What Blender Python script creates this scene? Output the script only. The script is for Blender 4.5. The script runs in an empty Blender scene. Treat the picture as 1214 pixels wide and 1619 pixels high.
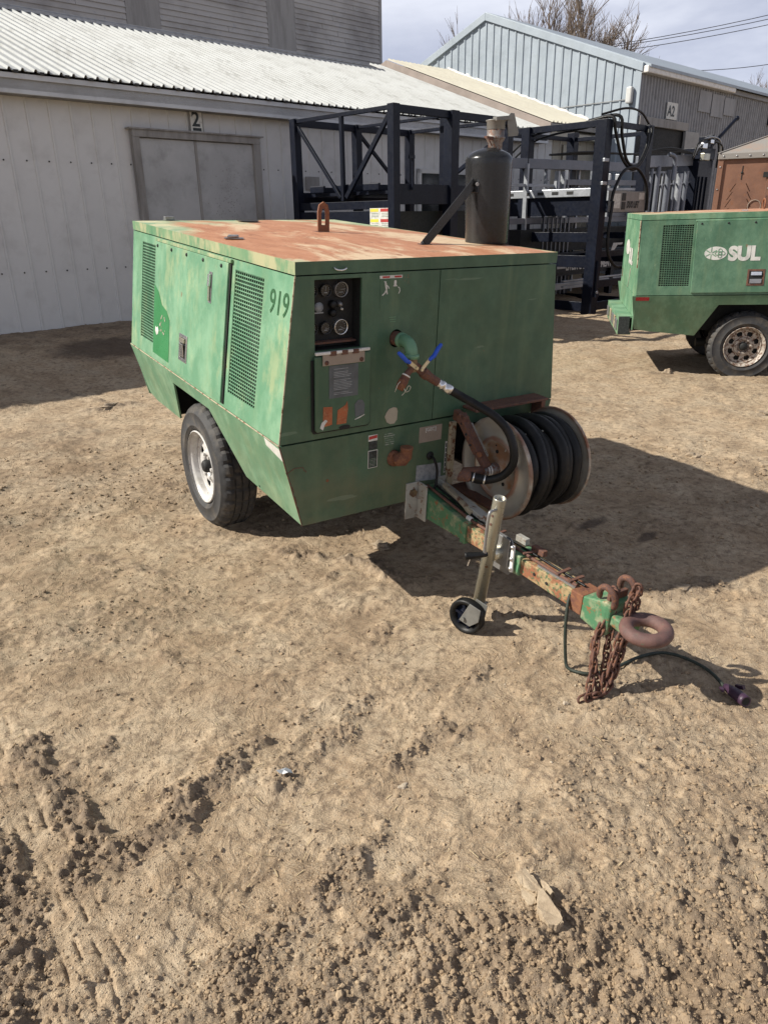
import bpy, bmesh, math, random
import numpy as np
from mathutils import Vector, Matrix
from mathutils.geometry import tessellate_polygon
random.seed(7)
rng = np.random.default_rng(11)
scene = bpy.context.scene
COL = scene.collection
R_ = math.radians

# ------------------------------------------------------------------ camera
cam_data = bpy.data.cameras.new('camera')
cam = bpy.data.objects.new('camera', cam_data); COL.objects.link(cam)
PITCH, ROLL, FPX = 0.38162, 0.014295, 1161.27
fw = Vector((0, math.cos(PITCH), -math.sin(PITCH)))
rt = Vector((1, 0, 0)); dn = fw.cross(rt)
c_, s_ = math.cos(ROLL), math.sin(ROLL)
rt2 = rt * c_ + dn * s_; dn2 = dn * c_ - rt * s_
mc = Matrix((rt2, -dn2, -fw)).transposed().to_4x4()
mc.translation = Vector((0, 0, 1.65))
cam.matrix_world = mc
cam_data.sensor_fit = 'VERTICAL'; cam_data.sensor_height = 24.0
cam_data.lens = FPX / 1619.0 * 24.0
cam_data.clip_start = 0.05; cam_data.clip_end = 2000
scene.camera = cam

# ------------------------------------------------------------------ sky, sun, exposure
SUN_TRAVEL = Vector((1.26, 0.12, -1.0)).normalized()
world = bpy.data.worlds.new('World'); scene.world = world; world.use_nodes = True
wn = world.node_tree; wn.nodes.clear()
def WN(t, **k):
    n = wn.nodes.new(t)
    for a, b in k.items(): setattr(n, a, b)
    return n
sky = WN('ShaderNodeTexSky', sky_type='NISHITA', sun_disc=False)
sky.sun_elevation = R_(38.3); sky.sun_rotation = math.atan2(-1.26, -0.12)
sky.air_density = 1.0; sky.dust_density = 2.0; sky.ozone_density = 1.5
bg = WN('ShaderNodeBackground'); bg.inputs[1].default_value = 0.068
wo = WN('ShaderNodeOutputWorld')
tc = WN('ShaderNodeTexCoord'); mp = WN('ShaderNodeMapping'); mp.inputs['Scale'].default_value = (1.0, 1.0, 3.2)
nz = WN('ShaderNodeTexNoise'); nz.inputs['Scale'].default_value = 2.3; nz.inputs['Detail'].default_value = 7; nz.inputs['Roughness'].default_value = .52
nz.inputs['Distortion'].default_value = .3
rp = WN('ShaderNodeValToRGB'); rp.color_ramp.elements[0].position = .40; rp.color_ramp.elements[1].position = .62
rp.color_ramp.elements[0].color = (3.6, 3.9, 5.3, 1); rp.color_ramp.elements[1].color = (8.4, 8.6, 9.6, 1)
mx = WN('ShaderNodeMix', data_type='RGBA'); mx.inputs[0].default_value = .82
L = wn.links.new
L(tc.outputs['Generated'], mp.inputs['Vector']); L(mp.outputs[0], nz.inputs['Vector']); L(nz.outputs['Fac'], rp.inputs[0])
sx = WN('ShaderNodeSeparateXYZ'); L(tc.outputs['Generated'], sx.inputs[0])
el = WN('ShaderNodeMapRange'); el.inputs[1].default_value = 0.0; el.inputs[2].default_value = .65; el.inputs[3].default_value = 1.55; el.inputs[4].default_value = .62
L(sx.outputs[2], el.inputs[0]); sc_ = WN('ShaderNodeVectorMath', operation='SCALE'); L(sky.outputs[0], mx.inputs[6]); L(rp.outputs[0], mx.inputs[7])
L(mx.outputs[2], sc_.inputs[0]); L(el.outputs[0], sc_.inputs['Scale']); L(sc_.outputs[0], bg.inputs[0]); L(bg.outputs[0], wo.inputs[0])

sun_d = bpy.data.lights.new('sun', 'SUN'); sun_d.energy = 5.0; sun_d.angle = R_(0.55); sun_d.color = (1.0, .94, .84)
sun = bpy.data.objects.new('sun', sun_d); COL.objects.link(sun)
sun.rotation_euler = SUN_TRAVEL.to_track_quat('-Z', 'Y').to_euler(); sun.location = (-20, -5, 20)
scene.view_settings.view_transform = 'Standard'; scene.view_settings.look = 'None'
scene.view_settings.exposure = 0.42; scene.view_settings.gamma = 1; scene.view_settings.use_curve_mapping = False

# ------------------------------------------------------------------ numeric noise for the ground
def hash2(ix, iy, s):
    h = (ix.astype(np.int64) * 374761393 + iy.astype(np.int64) * 668265263 + s * 974634777) & 0xffffffff
    h = ((h ^ (h >> 13)) * 1274126177) & 0xffffffff
    h = (h ^ (h >> 16)) & 0xffffffff
    return h.astype(np.float32) / np.float32(4294967295.0)
def vnoise(x, y, s=0):
    ix = np.floor(x); iy = np.floor(y); fx = (x - ix).astype(np.float32); fy = (y - iy).astype(np.float32)
    ix = ix.astype(np.int64); iy = iy.astype(np.int64)
    u = fx * fx * fx * (fx * (fx * 6 - 15) + 10); v = fy * fy * fy * (fy * (fy * 6 - 15) + 10)
    a = hash2(ix, iy, s); b = hash2(ix + 1, iy, s); c = hash2(ix, iy + 1, s); d = hash2(ix + 1, iy + 1, s)
    return (a + (b - a) * u) * (1 - v) + (c + (d - c) * u) * v
def fbm(x, y, sc, octv, s=0, gain=.5):
    r = 0; a = 1; t = 0; ca, sa = .8, .6
    for i in range(octv):
        r = r + a * (vnoise(x / sc, y / sc, s + i) - .5); t += a; a *= gain
        x, y = x * ca * 2 - y * sa * 2, x * sa * 2 + y * ca * 2
    return r / t * 2
def worley(x, y, sc, s=0):
    x = x / sc; y = y / sc; ix = np.floor(x).astype(np.int64); iy = np.floor(y).astype(np.int64)
    best = np.full(x.shape, 9.0, np.float32)
    for dx in (-1, 0, 1):
        for dy in (-1, 0, 1):
            px = ix + dx + hash2(ix + dx, iy + dy, s); py = iy + dy + hash2(ix + dx, iy + dy, s + 77)
            sz = .6 + .8 * hash2(ix + dx, iy + dy, s + 99)
            d = (((px - x) ** 2 + (py - y) ** 2) / sz).astype(np.float32)
            best = np.minimum(best, d)
    return np.sqrt(best)
WD = np.array([math.cos(.76718), math.sin(.76718)]); WNn = np.array([-math.sin(.76718), math.cos(.76718)])
def seg_mask(x, y, pts, w, soft, s, wob=.05):
    d = np.full(x.shape, 99.0, np.float32)
    for (ax, ay), (bx, by) in zip(pts[:-1], pts[1:]):
        vx, vy = bx - ax, by - ay; L2 = vx * vx + vy * vy + 1e-9
        t = np.clip(((x - ax) * vx + (y - ay) * vy) / L2, 0, 1)
        d = np.minimum(d, np.hypot(x - ax - t * vx, y - ay - t * vy))
    d = d + wob * fbm(x, y, .12, 3, s) * 2
    return np.clip((w - d) / soft, 0, 1)
ROUGH = [ # polylines in metres: bands of churned, clodded soil
 ([(-1.17, 1.98), (-1.05, 1.86), (-.92, 1.70), (-.80, 1.56)], .075, .04, 1.0), ([(-.86, 1.54), (-.74, 1.52), (-.64, 1.66), (-.54, 1.84), (-.45, 2.02)], .085, .04, 1.0),
 ([(-1.16, 1.55), (-1.0, 1.38), (-.90, 1.22), (-.84, 1.05)], .11, .04, 1.0),
 ([(-.34, 1.80), (-.28, 1.88), (-.14, 2.12), (-.05, 2.3)], .035, .035, .6),
 ([(-.42, 1.12), (-.30, 1.24), (-.2, 1.40), (-.05, 1.57)], .08, .06, .85), ([(-.3, 1.08), (-.12, 1.20), (.0, 1.35)], .13, .10, .8),
 ([(.1, 1.05), (.45, 1.12), (.8, 1.25), (1.1, 1.5)], .34, .18, .75),
 ([(-1.9, 2.6), (-1.74, 2.9), (-1.56, 3.15), (-1.32, 3.38)], .05, .05, .55),
 ([(-2.6, 3.2), (-2.2, 3.9), (-1.7, 4.3)], .35, .3, .5), ([(-1.9, 2.2), (-1.3, 2.6), (-1.0, 3.1)], .12, .16, .4), ([(-2.9, 4.4), (-2.2, 4.9), (-1.6, 5.0)], .3, .3, .42), ([(-1.5, 3.5), (-1.05, 3.3)], .06, .06, .6), ([(-.42, 2.03), (-.25, 2.2), (-.1, 2.45), (.0, 2.8)], .03, .04, .5), ([(.25, 1.9), (.6, 2.0)], .08, .12, .3), ([(1.1, 1.9), (1.35, 1.6)], .1, .12, .4), ([(.0, 1.35), (.3, 1.6), (.42, 1.75)], .05, .08, .4),
 ([(-1.25, 3.95), (-1.0, 3.78), (-.72, 3.82)], .06, .06, .7),
 ([(-.55, 3.55), (-.38, 3.5), (-.1, 3.4), (.1, 3.15)], .07, .06, .9),
 ([(.35, 3.0), (.6, 2.8), (.75, 2.75)], .06, .06, .8),
 ([(-2.75, 6.75), (-2.45, 6.98)], .12, .1, .9),
 ([(-2.3, 5.4), (-1.9, 5.6)], .12, .12, .5),
 ([(1.25, 3.05), (1.38, 3.07), (1.6, 3.1)], .07, .06, .7),
 ([(1.9, 2.75), (1.65, 2.75)], .08, .1, .55),
 ([(3.0, 8.05), (3.25, 8.15)], .14, .12, .7),
 ([(2.18, 5.12), (2.3, 5.05)], .05, .06, .7), ([(3.3, 6.3), (3.5, 6.2)], .1, .08, .7), ([(2.62, 4.95), (2.8, 4.85)], .08, .07, .7),
 ([(-.9, 2.35), (-.5, 2.6), (-.1, 2.5)], .10, .15, .22),
 ([(-.15, .98), (.2, 1.15)], .08, .08, .5),
]
_r = random.Random(21)
for _k in range(46):       # short broken scrape and rut edges over the packed middle of the yard
    _rr = math.exp(_r.uniform(math.log(1.9), math.log(8.5))); _th = R_(90 + _r.uniform(-36, 42)); _x, _y = _rr * math.cos(_th), _rr * math.sin(_th)
    _a = R_(_r.choice((62, 62, 70, 128, 40)) + _r.uniform(-12, 12)); _l = _r.uniform(.10, .38) * max(.8, _rr / 4); _n = 4; _p = []
    for _i in range(_n): _t = _i / (_n - 1) - .5; _p.append((_x + math.cos(_a) * _l * _t + _r.uniform(-.03, .03), _y + math.sin(_a) * _l * _t + _r.uniform(-.03, .03)))
    ROUGH.append((_p, _r.uniform(.006, .022) * max(1, _rr / 4), .035, _r.uniform(.45, .9)))
def rough_at(x, y):
    m = np.zeros(x.shape, np.float32)
    for i, (p, w, so, a) in enumerate(ROUGH):
        mg = w + so + .12; xs = [q[0] for q in p]; ys = [q[1] for q in p]
        ix = np.nonzero((x > min(xs) - mg) & (x < max(xs) + mg) & (y > min(ys) - mg) & (y < max(ys) + mg))[0]
        if len(ix): m[ix] = np.maximum(m[ix], a * seg_mask(x[ix], y[ix], p, w, so, 300 + i, .040 if w < .2 else .10))
    m = np.maximum(m, .42 * np.clip((fbm(x, y, .9, 4, 41) - .10) * 4, 0, 1) * np.clip(6 / np.hypot(x, y), .3, 1))
    return m
def ramp_at(x, y):
    n = x * WNn[0] + y * WNn[1]; t = np.clip((n - 7.1) / 3.1, 0, 1)
    return .32 * t * t * (3 - 2 * t)
def height(x, y, fine=True):
    x = np.asarray(x, np.float32); y = np.asarray(y, np.float32)
    r = np.hypot(x, y)
    z = .020 * fbm(x, y, 1.4, 3, 1) + .012 * fbm(x, y, .3, 4, 5)
    z += ramp_at(x, y)
    for (wx, wy, wr, wh) in ((-.96, 4.03, .22, .028), (.345, 2.72, .09, .010), (4.05, 7.75, .3, .025)):
        dd = np.hypot(x - wx, y - wy); z = z * np.clip(dd / wr - .4, 0, 1) + wh * np.exp(-((dd - wr * .45) / (wr * .5)) ** 2) * (.7 + .6 * fbm(x, y, .08, 3, 45))
    m = rough_at(x, y)
    z = z + .012 * m * fbm(x, y, .12, 3, 9) + .005 * m
    if fine:
        qx = x + .008 * fbm(x, y, .018, 3, 61, .6); qy = y + .008 * fbm(x, y, .018, 3, 62, .6)
        w1 = 1 - np.clip(worley(qx, qy, .034, 21), 0, 1); cov = np.clip(fbm(x, y, .06, 4, 63, .6) * 2.5 + .75, 0, 1.3)
        w2 = 1 - np.clip(worley(qx, qy, .0145, 23), 0, 1)
        z = z + m * (.024 * w1 * cov + .0105 * w2 + .020 * fbm(x, y, .06, 4, 25, .6) + .004 * fbm(x, y, .014, 2, 27))
        crumb = np.clip(fbm(x, y, .38, 5, 33, .6) * 6 - .55, 0, 1)
        fr = fbm(x * .8 - y * .6, (x * .6 + y * .8) * .38, .09, 5, 37, .6)
        z = z + (1 - m) * (crumb * (.0060 * w2 * w2 + .004 * w1) + .0110 * np.clip(fr - .14, 0, 1) * 2 - .012 * np.clip(-.28 - fr, 0, 1) + .0035 * fbm(x, y, .12, 4, 31, .6)) + .0016 * fbm(x, y, .02, 3, 35, .65)
        # pressed plates of dry mud with small broken edges
        e = fbm(x, y, .35, 5, 51, .55); st = np.clip((e - .02) * 22, 0, 1) + np.clip((e - .22) * 25, 0, 1) + np.clip((e + .2) * 20, 0, 1)
        z = z + .0065 * st * (1 - m) * np.clip(fbm(x, y, 1.1, 2, 57) * 2 + .7, 0, 1)
        # tyre marks on the left, running past the camera
        dx, dy = .589, -.808
        a = (x + 1.31) * dx + (y - 2.03) * dy; b = (x + 1.31) * dy * -1 + (y - 2.03) * dx
        b = b + .012 * fbm(x, y, .4, 2, 71)
        band = np.clip((.13 - np.abs(b + .00)) * 14, 0, 1) * np.clip((a + .5) * 2, 0, 1) * np.clip((1.35 - a) * 3, 0, 1)
        g = np.clip(np.cos(b * 2 * math.pi / .038 + 1.2 * fbm(x, y, .15, 2, 75)) * 2 - .9, 0, 1)
        z = z - .010 * band * g * np.clip(fbm(x, y, .05, 4, 73, .65) * 2.6 + .5, 0, 1) * (1 - .6 * m)
        # older, wider ruts crossing the middle
        for (px, py, qx, qy, w) in ((-2.1, 4.6, -1.1, 1.1, .10), (.2, 1.05, -.35, 5, .09), (2.4, 6.6, 1.2, 3.2, .12), (3.3, 8.8, 1.2, 4.6, .1)):
            vx, vy = qx - px, qy - py; l = math.hypot(vx, vy); vx /= l; vy /= l
            bb = (x - px) * -vy + (y - py) * vx + .03 * fbm(x, y, .6, 2, 81); aa = (x - px) * vx + (y - py) * vy
            f = np.clip((w - np.abs(bb)) * 12, 0, 1) * np.clip(fbm(x, y, .8, 2, 83) * 3 + .3, 0, 1)
            tread = np.clip(np.sin(aa * 2 * math.pi / .055 + np.sign(bb) * bb * 30) * 2, -1, 1)
            z = z - .006 * f + .0016 * f * tread
    return z
def gh(x, y): return float(height(np.array([x]), np.array([y]))[0])
def gh_soft(x, y): return float(height(np.array([x]), np.array([y]), False)[0])

# ------------------------------------------------------------------ materials
MATS = {}
class NT:
    def __init__(s, name):
        m = bpy.data.materials.new(name); m.use_nodes = True; s.m = m; s.t = m.node_tree; s.t.nodes.clear()
        s.out = s.n('ShaderNodeOutputMaterial'); s.b = s.n('ShaderNodeBsdfPrincipled'); s.l(s.b.outputs[0], s.out.inputs[0])
        s.tc = s.n('ShaderNodeTexCoord')
    def n(s, t, **k):
        n = s.t.nodes.new(t)
        for a, b in k.items(): setattr(n, a, b)
        return n
    def l(s, a, b): s.t.links.new(a, b)
    def vec(s, scale=(1, 1, 1), co='Object'):
        mp = s.n('ShaderNodeMapping'); mp.inputs['Scale'].default_value = scale; s.l(s.tc.outputs[co], mp.inputs[0]); return mp.outputs[0]
    def noise(s, scale, detail=4, rough=.55, v=None, dist=0):
        n = s.n('ShaderNodeTexNoise'); n.inputs['Scale'].default_value = scale; n.inputs['Detail'].default_value = detail
        n.inputs['Roughness'].default_value = rough; n.inputs['Distortion'].default_value = dist
        s.l(v if v is not None else s.tc.outputs['Object'], n.inputs['Vector']); return n.outputs['Fac']
    def ramp(s, f, lo, hi, a=0., b=1.):
        r = s.n('ShaderNodeMapRange'); r.inputs[1].default_value = lo; r.inputs[2].default_value = hi
        r.inputs[3].default_value = a; r.inputs[4].default_value = b; r.clamp = True; s.l(f, r.inputs[0]); return r.outputs[0]
    def math(s, op, a, b=None):
        m = s.n('ShaderNodeMath', operation=op)
        for i, v in enumerate((a, b)):
            if v is None: continue
            if isinstance(v, (int, float)): m.inputs[i].default_value = v
            else: s.l(v, m.inputs[i])
        return m.outputs[0]
    def mix(s, f, a, b):
        m = s.n('ShaderNodeMix', data_type='RGBA')
        for i, v in ((0, f), (6, a), (7, b)):
            if isinstance(v, (int, float)): m.inputs[i].default_value = v
            elif isinstance(v, tuple): m.inputs[i].default_value = (*v, 1)
            else: s.l(v, m.inputs[i])
        return m.outputs[2]
    def color(s, c):
        if isinstance(c, tuple): s.b.inputs['Base Color'].default_value = (*c, 1)
        else: s.l(c, s.b.inputs['Base Color'])
    def rough(s, r):
        if isinstance(r, (int, float)): s.b.inputs['Roughness'].default_value = r
        else: s.l(r, s.b.inputs['Roughness'])
    def metal(s, v):
        if isinstance(v, (int, float)): s.b.inputs['Metallic'].default_value = v
        else: s.l(v, s.b.inputs['Metallic'])
    def bump(s, h, strength=.3, dist=.01):
        b = s.n('ShaderNodeBump'); b.inputs['Strength'].default_value = strength; b.inputs['Distance'].default_value = dist
        s.l(h, b.inputs['Height']); s.l(b.outputs[0], s.b.inputs['Normal'])
    def sep(s, co='Object'):
        n = s.n('ShaderNodeSeparateXYZ'); s.l(s.tc.outputs[co], n.inputs[0]); return n.outputs

def worn(name, base, alt, rust=None, rust_amt=.0, rough=.5, scale=3., alt_lo=.45, alt_hi=.65, metal=0., bump=.15, grime=None, grime_amt=.5, stretch=(1, 1, 1), spec=.5):
    """paint or metal with a second tone in patches, optional rust spots, optional grime"""
    t = NT(name); v = t.vec(stretch); t.b.inputs['Specular IOR Level'].default_value = spec
    c = t.mix(t.ramp(t.noise(scale, 6, .6, v), alt_lo, alt_hi), base, alt)
    if grime: c = t.mix(t.ramp(t.noise(scale * 2.7, 6, .65, v), .5, .72, 0, grime_amt), c, grime)
    rm = None
    if rust and rust_amt > 0:
        rm = t.ramp(t.noise(scale * 4.3, 8, .65, t.vec((1.3, .9, 1.1))), .66 - rust_amt * .35, .72 - rust_amt * .3)
        rc = t.mix(t.noise(scale * 25, 4), rust, tuple(x * .45 for x in rust)); c = t.mix(rm, c, rc)
        if metal: t.metal(t.ramp(rm, 0, 1, metal, 0))
    elif metal: t.metal(metal)
    t.color(c); f = t.noise(scale * 9, 5, .7)
    t.rough(t.ramp(f, .3, .7, max(0.05, rough - .12), min(1, rough + .15)))
    if bump: t.bump(t.noise(scale * 22, 6, .7), bump, .004)
    MATS[name] = t.m; return t.m
def flat(name, c, rough=.6, metal=0.):
    return worn(name, c, tuple(min(1, x * .78) for x in c), rough=rough, metal=metal, scale=6, bump=.05)

RUST = (.21, .085, .042)
# faded green enamel on the compressors (one paint; the front copy is darkened to carry its shade)
def green_paint(name, fade, yellow, dirt, blotch=1.0, base=1.0):
    t = NT(name); P = t.sep()
    n1 = t.noise(1.6, 5, .55, t.vec((1, .8, .6))); n2 = t.noise(6, 9, .68, t.vec((1, 1, .75))); n3 = t.noise(2.2, 3, .5, t.vec((1.3, 1.1, .9)))
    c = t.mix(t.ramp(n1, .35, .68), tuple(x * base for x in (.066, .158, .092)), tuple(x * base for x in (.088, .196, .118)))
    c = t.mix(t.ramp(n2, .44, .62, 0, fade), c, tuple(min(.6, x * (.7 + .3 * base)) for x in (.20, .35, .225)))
    up = t.ramp(P[2], .62, 1.35)
    ym = t.math('MULTIPLY', t.ramp(t.noise(5.5, 10, .68, t.vec((1, 1.2, .6))), .49, .60, 0, yellow), t.ramp(n3, .40, .60))
    c = t.mix(ym, c, (.47, .47, .25))
    strk = t.noise(14, 5, .6, t.vec((1, 1, .09))); c = t.mix(t.ramp(strk, .52, .75, 0, .30 * blotch), c, (.25, .30, .15))
    low = t.ramp(P[2], .95, .40); c = t.mix(t.math('MULTIPLY', t.ramp(t.noise(5, 6, .6), .35, .7), t.ramp(low, 0, 1, 0, dirt)), c, (.15, .15, .085))
    rm = t.ramp(t.noise(9, 10, .75), .655, .675); c = t.mix(t.math('MULTIPLY', rm, .8), c, (.20, .10, .05))
    sc = t.ramp(t.noise(26, 3, .4, t.vec((.12, 1, 1.0))), .715, .73, 0, .2); c = t.mix(sc, c, (.30, .38, .28))
    c = t.mix(t.ramp(t.noise(90, 3, .6), .70, .76, 0, .6), c, (.05, .08, .05))
    t.color(c); t.rough(t.ramp(t.noise(12, 5), .3, .7, .36, .58)); t.bump(t.math('ADD', t.noise(2.6, 3, .5), t.math('MULTIPLY', t.noise(70, 5, .7), .02)), .55, .016)
    MATS[name] = t.m
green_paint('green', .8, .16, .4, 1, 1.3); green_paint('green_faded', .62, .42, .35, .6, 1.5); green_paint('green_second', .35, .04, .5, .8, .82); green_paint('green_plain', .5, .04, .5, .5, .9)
green_paint('green_front_shaded', .16, .05, .9, .5, .56)  # less faded front, darkened further so the tone holds its shade
worn('green_new', (.035, .19, .065), (.045, .22, .08), rough=.35, scale=8, bump=.05, alt_lo=.4)
def lid_mat():
    t = NT('lid_rust'); P = t.sep()
    st = t.vec((2.4, .8, 1)); n1 = t.noise(1.7, 9, .66, st, .5); n2 = t.noise(4.5, 8, .65, t.vec((3.2, .8, 1)))
    c = t.mix(t.ramp(n2, .3, .7), (.36, .150, .072), (.50, .245, .135))
    c = t.mix(t.ramp(n1, .50, .58), c, (.60, .45, .29))
    c = t.mix(t.ramp(t.noise(9, 9, .75, st), .54, .64, 0, .75), c, (.25, .10, .05)); c = t.mix(t.ramp(t.noise(60, 6, .7), .58, .66, 0, .5), c, (.58, .42, .28))
    ex = t.ramp(t.math('ABSOLUTE', P[0]), .45, .72); far = t.ramp(P[1], -1.1, -2.15)
    gm = t.ramp(t.math('ADD', t.math('ADD', t.math('MULTIPLY', ex, .38), t.math('MULTIPLY', far, .42)), t.math('SUBTRACT', n1, .5)), .26, .42)
    gcol = t.mix(t.ramp(t.noise(6, 5), .4, .6), (.20, .34, .20), (.52, .50, .31)); c = t.mix(gm, c, gcol)
    side = t.ramp(P[2], 1.497, 1.49)
    gs = t.mix(t.ramp(t.noise(5, 6, .6, t.vec((1, 1, .4))), .42, .62), (.13, .27, .14), (.42, .43, .25))
    c = t.mix(side, c, gs)
    t.color(c); t.rough(.62); t.bump(t.noise(40, 6, .7), .2, .003); MATS['lid_rust'] = t.m
lid_mat()
def lid_green():
    t = NT('lid_side'); c = t.mix(t.ramp(t.noise(5, 6, .6, t.vec((1, 1, .3))), .38, .62), (.085, .22, .115), (.20, .31, .17))
    sx = t.ramp(t.sep()[0], .60, .68); c = t.mix(t.math('MULTIPLY', sx, t.ramp(t.noise(5, 8, .7, t.vec((1, 1, .5))), .50, .62, 0, .75)), c, (.46, .42, .25))
    c = t.mix(t.ramp(t.noise(14, 8, .7), .66, .72), c, (.27, .12, .055)); t.color(c); t.rough(.5); t.bump(t.noise(6, 3), .2, .005); MATS['lid_side'] = t.m
lid_green()
worn('black_dark', (.008, .009, .009), (.015, .015, .014), rough=.7)
worn('rubber_hose', (.006, .0065, .007), (.010, .011, .012), spec=.3, rough=.46, scale=9, grime=(.04, .036, .03), grime_amt=.3)
worn('rust', RUST, (.12, .05, .035), rust=(.30, .13, .06), rust_amt=.5, rough=.82, scale=14, bump=.5)
worn('rust_dark', (.13, .065, .048), (.085, .042, .034), rust=(.24, .10, .05), rust_amt=.45, rough=.75, scale=22, bump=.6)
worn('rust_hopper', (.21, .105, .066), (.15, .075, .05), rust=(.29, .13, .07), rust_amt=.3, rough=.75, scale=3, bump=.25)
worn('tank_grey', (.25, .235, .215), (.30, .22, .17), rough=.6, scale=3)
worn('steel_grey', (.34, .345, .35), (.25, .25, .25), rust=RUST, rust_amt=.04, rough=.4, metal=.7, scale=9)
worn('cast_grey', (.20, .20, .185), (.15, .15, .14), rough=.45, metal=.3, scale=12)
worn('ring_rust', (.16, .085, .072), (.105, .058, .052), rust=(.12, .20, .12), rust_amt=.10, rough=.55, scale=18, bump=.6)
worn('zinc', (.62, .60, .50), (.50, .46, .33), rough=.3, metal=.85, scale=9, rust=(.3, .2, .1), rust_amt=.05)
worn('chrome', (.75, .75, .74), (.6, .6, .6), rough=.2, metal=.9, scale=12)
worn('jack_tube', (.46, .45, .36), (.35, .34, .29), rough=.34, metal=.72, scale=7, rust=(.22, .12, .06), rust_amt=.12, stretch=(1, 1, .4))
worn('cream_metal', (.40, .35, .24), (.29, .25, .18), rust=RUST, rust_amt=.4, rough=.6, scale=7)
worn('grey_white', (.38, .38, .34), (.28, .27, .24), rust=(.22, .12, .07), rust_amt=.28, rough=.55, scale=8)
worn('beam_paint', (.060, .175, .085), (.085, .22, .11), rust=(.33, .13, .05), rust_amt=.22, rough=.6, scale=6, bump=.4, grime=(.45, .38, .25), grime_amt=.8)
worn('beam_rust', (.27, .105, .05), (.36, .27, .14), rust=(.085, .17, .08), rust_amt=.38, rough=.7, scale=16, bump=.6, alt_lo=.47, alt_hi=.56, grime=(.12, .055, .04), grime_amt=.7)
worn('muffler_black', (.020, .021, .022), (.032, .032, .033), rough=.24, scale=4, metal=.35, bump=.06, stretch=(1, 1, .3))
worn('muffler_neck', (.17, .145, .13), (.28, .27, .26), rust=RUST, rust_amt=.45, rough=.5, metal=.5, scale=18)
def flange_mat():
    t = NT('flange'); n = t.n('ShaderNodeVectorMath', operation='SUBTRACT'); t.l(t.tc.outputs['Object'], n.inputs[0]); n.inputs[1].default_value = (0, .2495, .5866)
    m = t.n('ShaderNodeVectorMath', operation='MULTIPLY'); t.l(n.outputs[0], m.inputs[0]); m.inputs[1].default_value = (0, 1, 1)
    ln = t.n('ShaderNodeVectorMath', operation='LENGTH'); t.l(m.outputs[0], ln.inputs[0]); r = t.math('ADD', ln.outputs['Value'], t.math('MULTIPLY', t.math('SUBTRACT', t.noise(9, 6, .65), .5), .035))
    c = t.mix(t.ramp(t.noise(5, 5), .35, .65), (.47, .45, .39), (.36, .34, .28))
    hub = t.math('MULTIPLY', t.ramp(r, .135, .118), t.ramp(t.noise(7, 6, .6), .40, .56)); c = t.mix(t.ramp(hub, 0, 1, 0, .9), c, (.33, .14, .05))
    ring = t.math('MULTIPLY', t.ramp(r, .126, .136), t.ramp(r, .154, .144)); c = t.mix(t.math('MULTIPLY', ring, .8), c, (.27, .11, .06))
    edge = t.math('MULTIPLY', t.ramp(r, .216, .236), t.ramp(t.noise(12, 5), .35, .6)); c = t.mix(edge, c, (.24, .11, .06))
    c = t.mix(t.ramp(t.noise(17, 8, .7), .62, .70, 0, .8), c, (.34, .15, .06)); c = t.mix(t.ramp(t.noise(3, 4), .5, .7, 0, .5), c, (.24, .22, .19))
    t.color(c); t.rough(t.ramp(t.noise(14, 5), .3, .7, .3, .55)); t.metal(.35); t.bump(t.noise(20, 4), .1, .003); MATS['flange'] = t.m
flange_mat()
worn('blue_grip', (.012, .075, .50), (.015, .09, .55), rough=.42, scale=30, bump=.02)
worn('white_paint', (.70, .69, .66), (.58, .56, .52), rust=(.2, .15, .1), rust_amt=.08, rough=.45, scale=9)
worn('rim_tan', (.42, .38, .33), (.27, .235, .20), rust=(.17, .09, .055), rust_amt=.5, rough=.5, scale=9)
worn('rim_white', (.56, .55, .53), (.40, .39, .36), rust=(.25, .16, .1), rust_amt=.14, rough=.42, scale=11)
worn('rack_navy', (.0035, .0055, .013), (.005, .008, .018), spec=.22, rough=.42, scale=3, bump=.03)
worn('chute_grey', (.16, .175, .205), (.20, .21, .24), rough=.42, metal=.3, scale=3, bump=.03)
worn('chute_light', (.38, .40, .43), (.30, .32, .34), rough=.4, metal=.4, scale=3, bump=.03)
worn('sign_grey', (.27, .265, .25), (.22, .215, .2), rough=.5, scale=5)
worn('trim_weathered', (.30, .29, .275), (.19, .18, .17), rough=.8, scale=5, stretch=(1, 1, .2), bump=.5)
worn('fascia_white', (.56, .585, .61), (.47, .49, .51), rough=.6, scale=1.2, grime=(.2, .19, .18), grime_amt=.25)
worn('rake_brown', (.30, .25, .22), (.24, .20, .175), rough=.7, scale=2)
worn('door_paint', (.44, .445, .445), (.38, .385, .385), rough=.6, scale=1.4, bump=.06, grime=(.14, .135, .13), grime_amt=.4)
worn('glass_dark', (.02, .023, .025), (.03, .033, .036), rough=.08, scale=2, bump=.0)
worn('red_reflector', (.30, .012, .02), (.24, .01, .015), rough=.3, scale=8, bump=0)
worn('purple_plug', (.035, .016, .036), (.055, .025, .05), rough=.45, scale=30)
worn('cord_green', (.016, .026, .019), (.03, .04, .03), rough=.6, scale=40, grime=(.1, .08, .06), grime_amt=.4)
worn('decal_white', (.62, .62, .58), (.45, .45, .42), rough=.5, scale=20, bump=0)
worn('decal_worn', (.26, .29, .25), (.10, .17, .11), rough=.55, scale=60, bump=0, alt_lo=.44, alt_hi=.56)
worn('decal_grey', (.10, .115, .125), (.075, .085, .09), rough=.5, scale=20, bump=0)
worn('decal_beige', (.38, .345, .27), (.33, .295, .23), rough=.55, scale=20, bump=0)
worn('decal_silver', (.30, .32, .34), (.18, .20, .21), rough=.4, scale=45, bump=0)
worn('decal_tan', (.30, .245, .20), (.26, .215, .17), rough=.5, scale=12, bump=0)
worn('decal_black', (.015, .02, .02), (.04, .05, .05), rough=.5, scale=60, bump=0)
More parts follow.
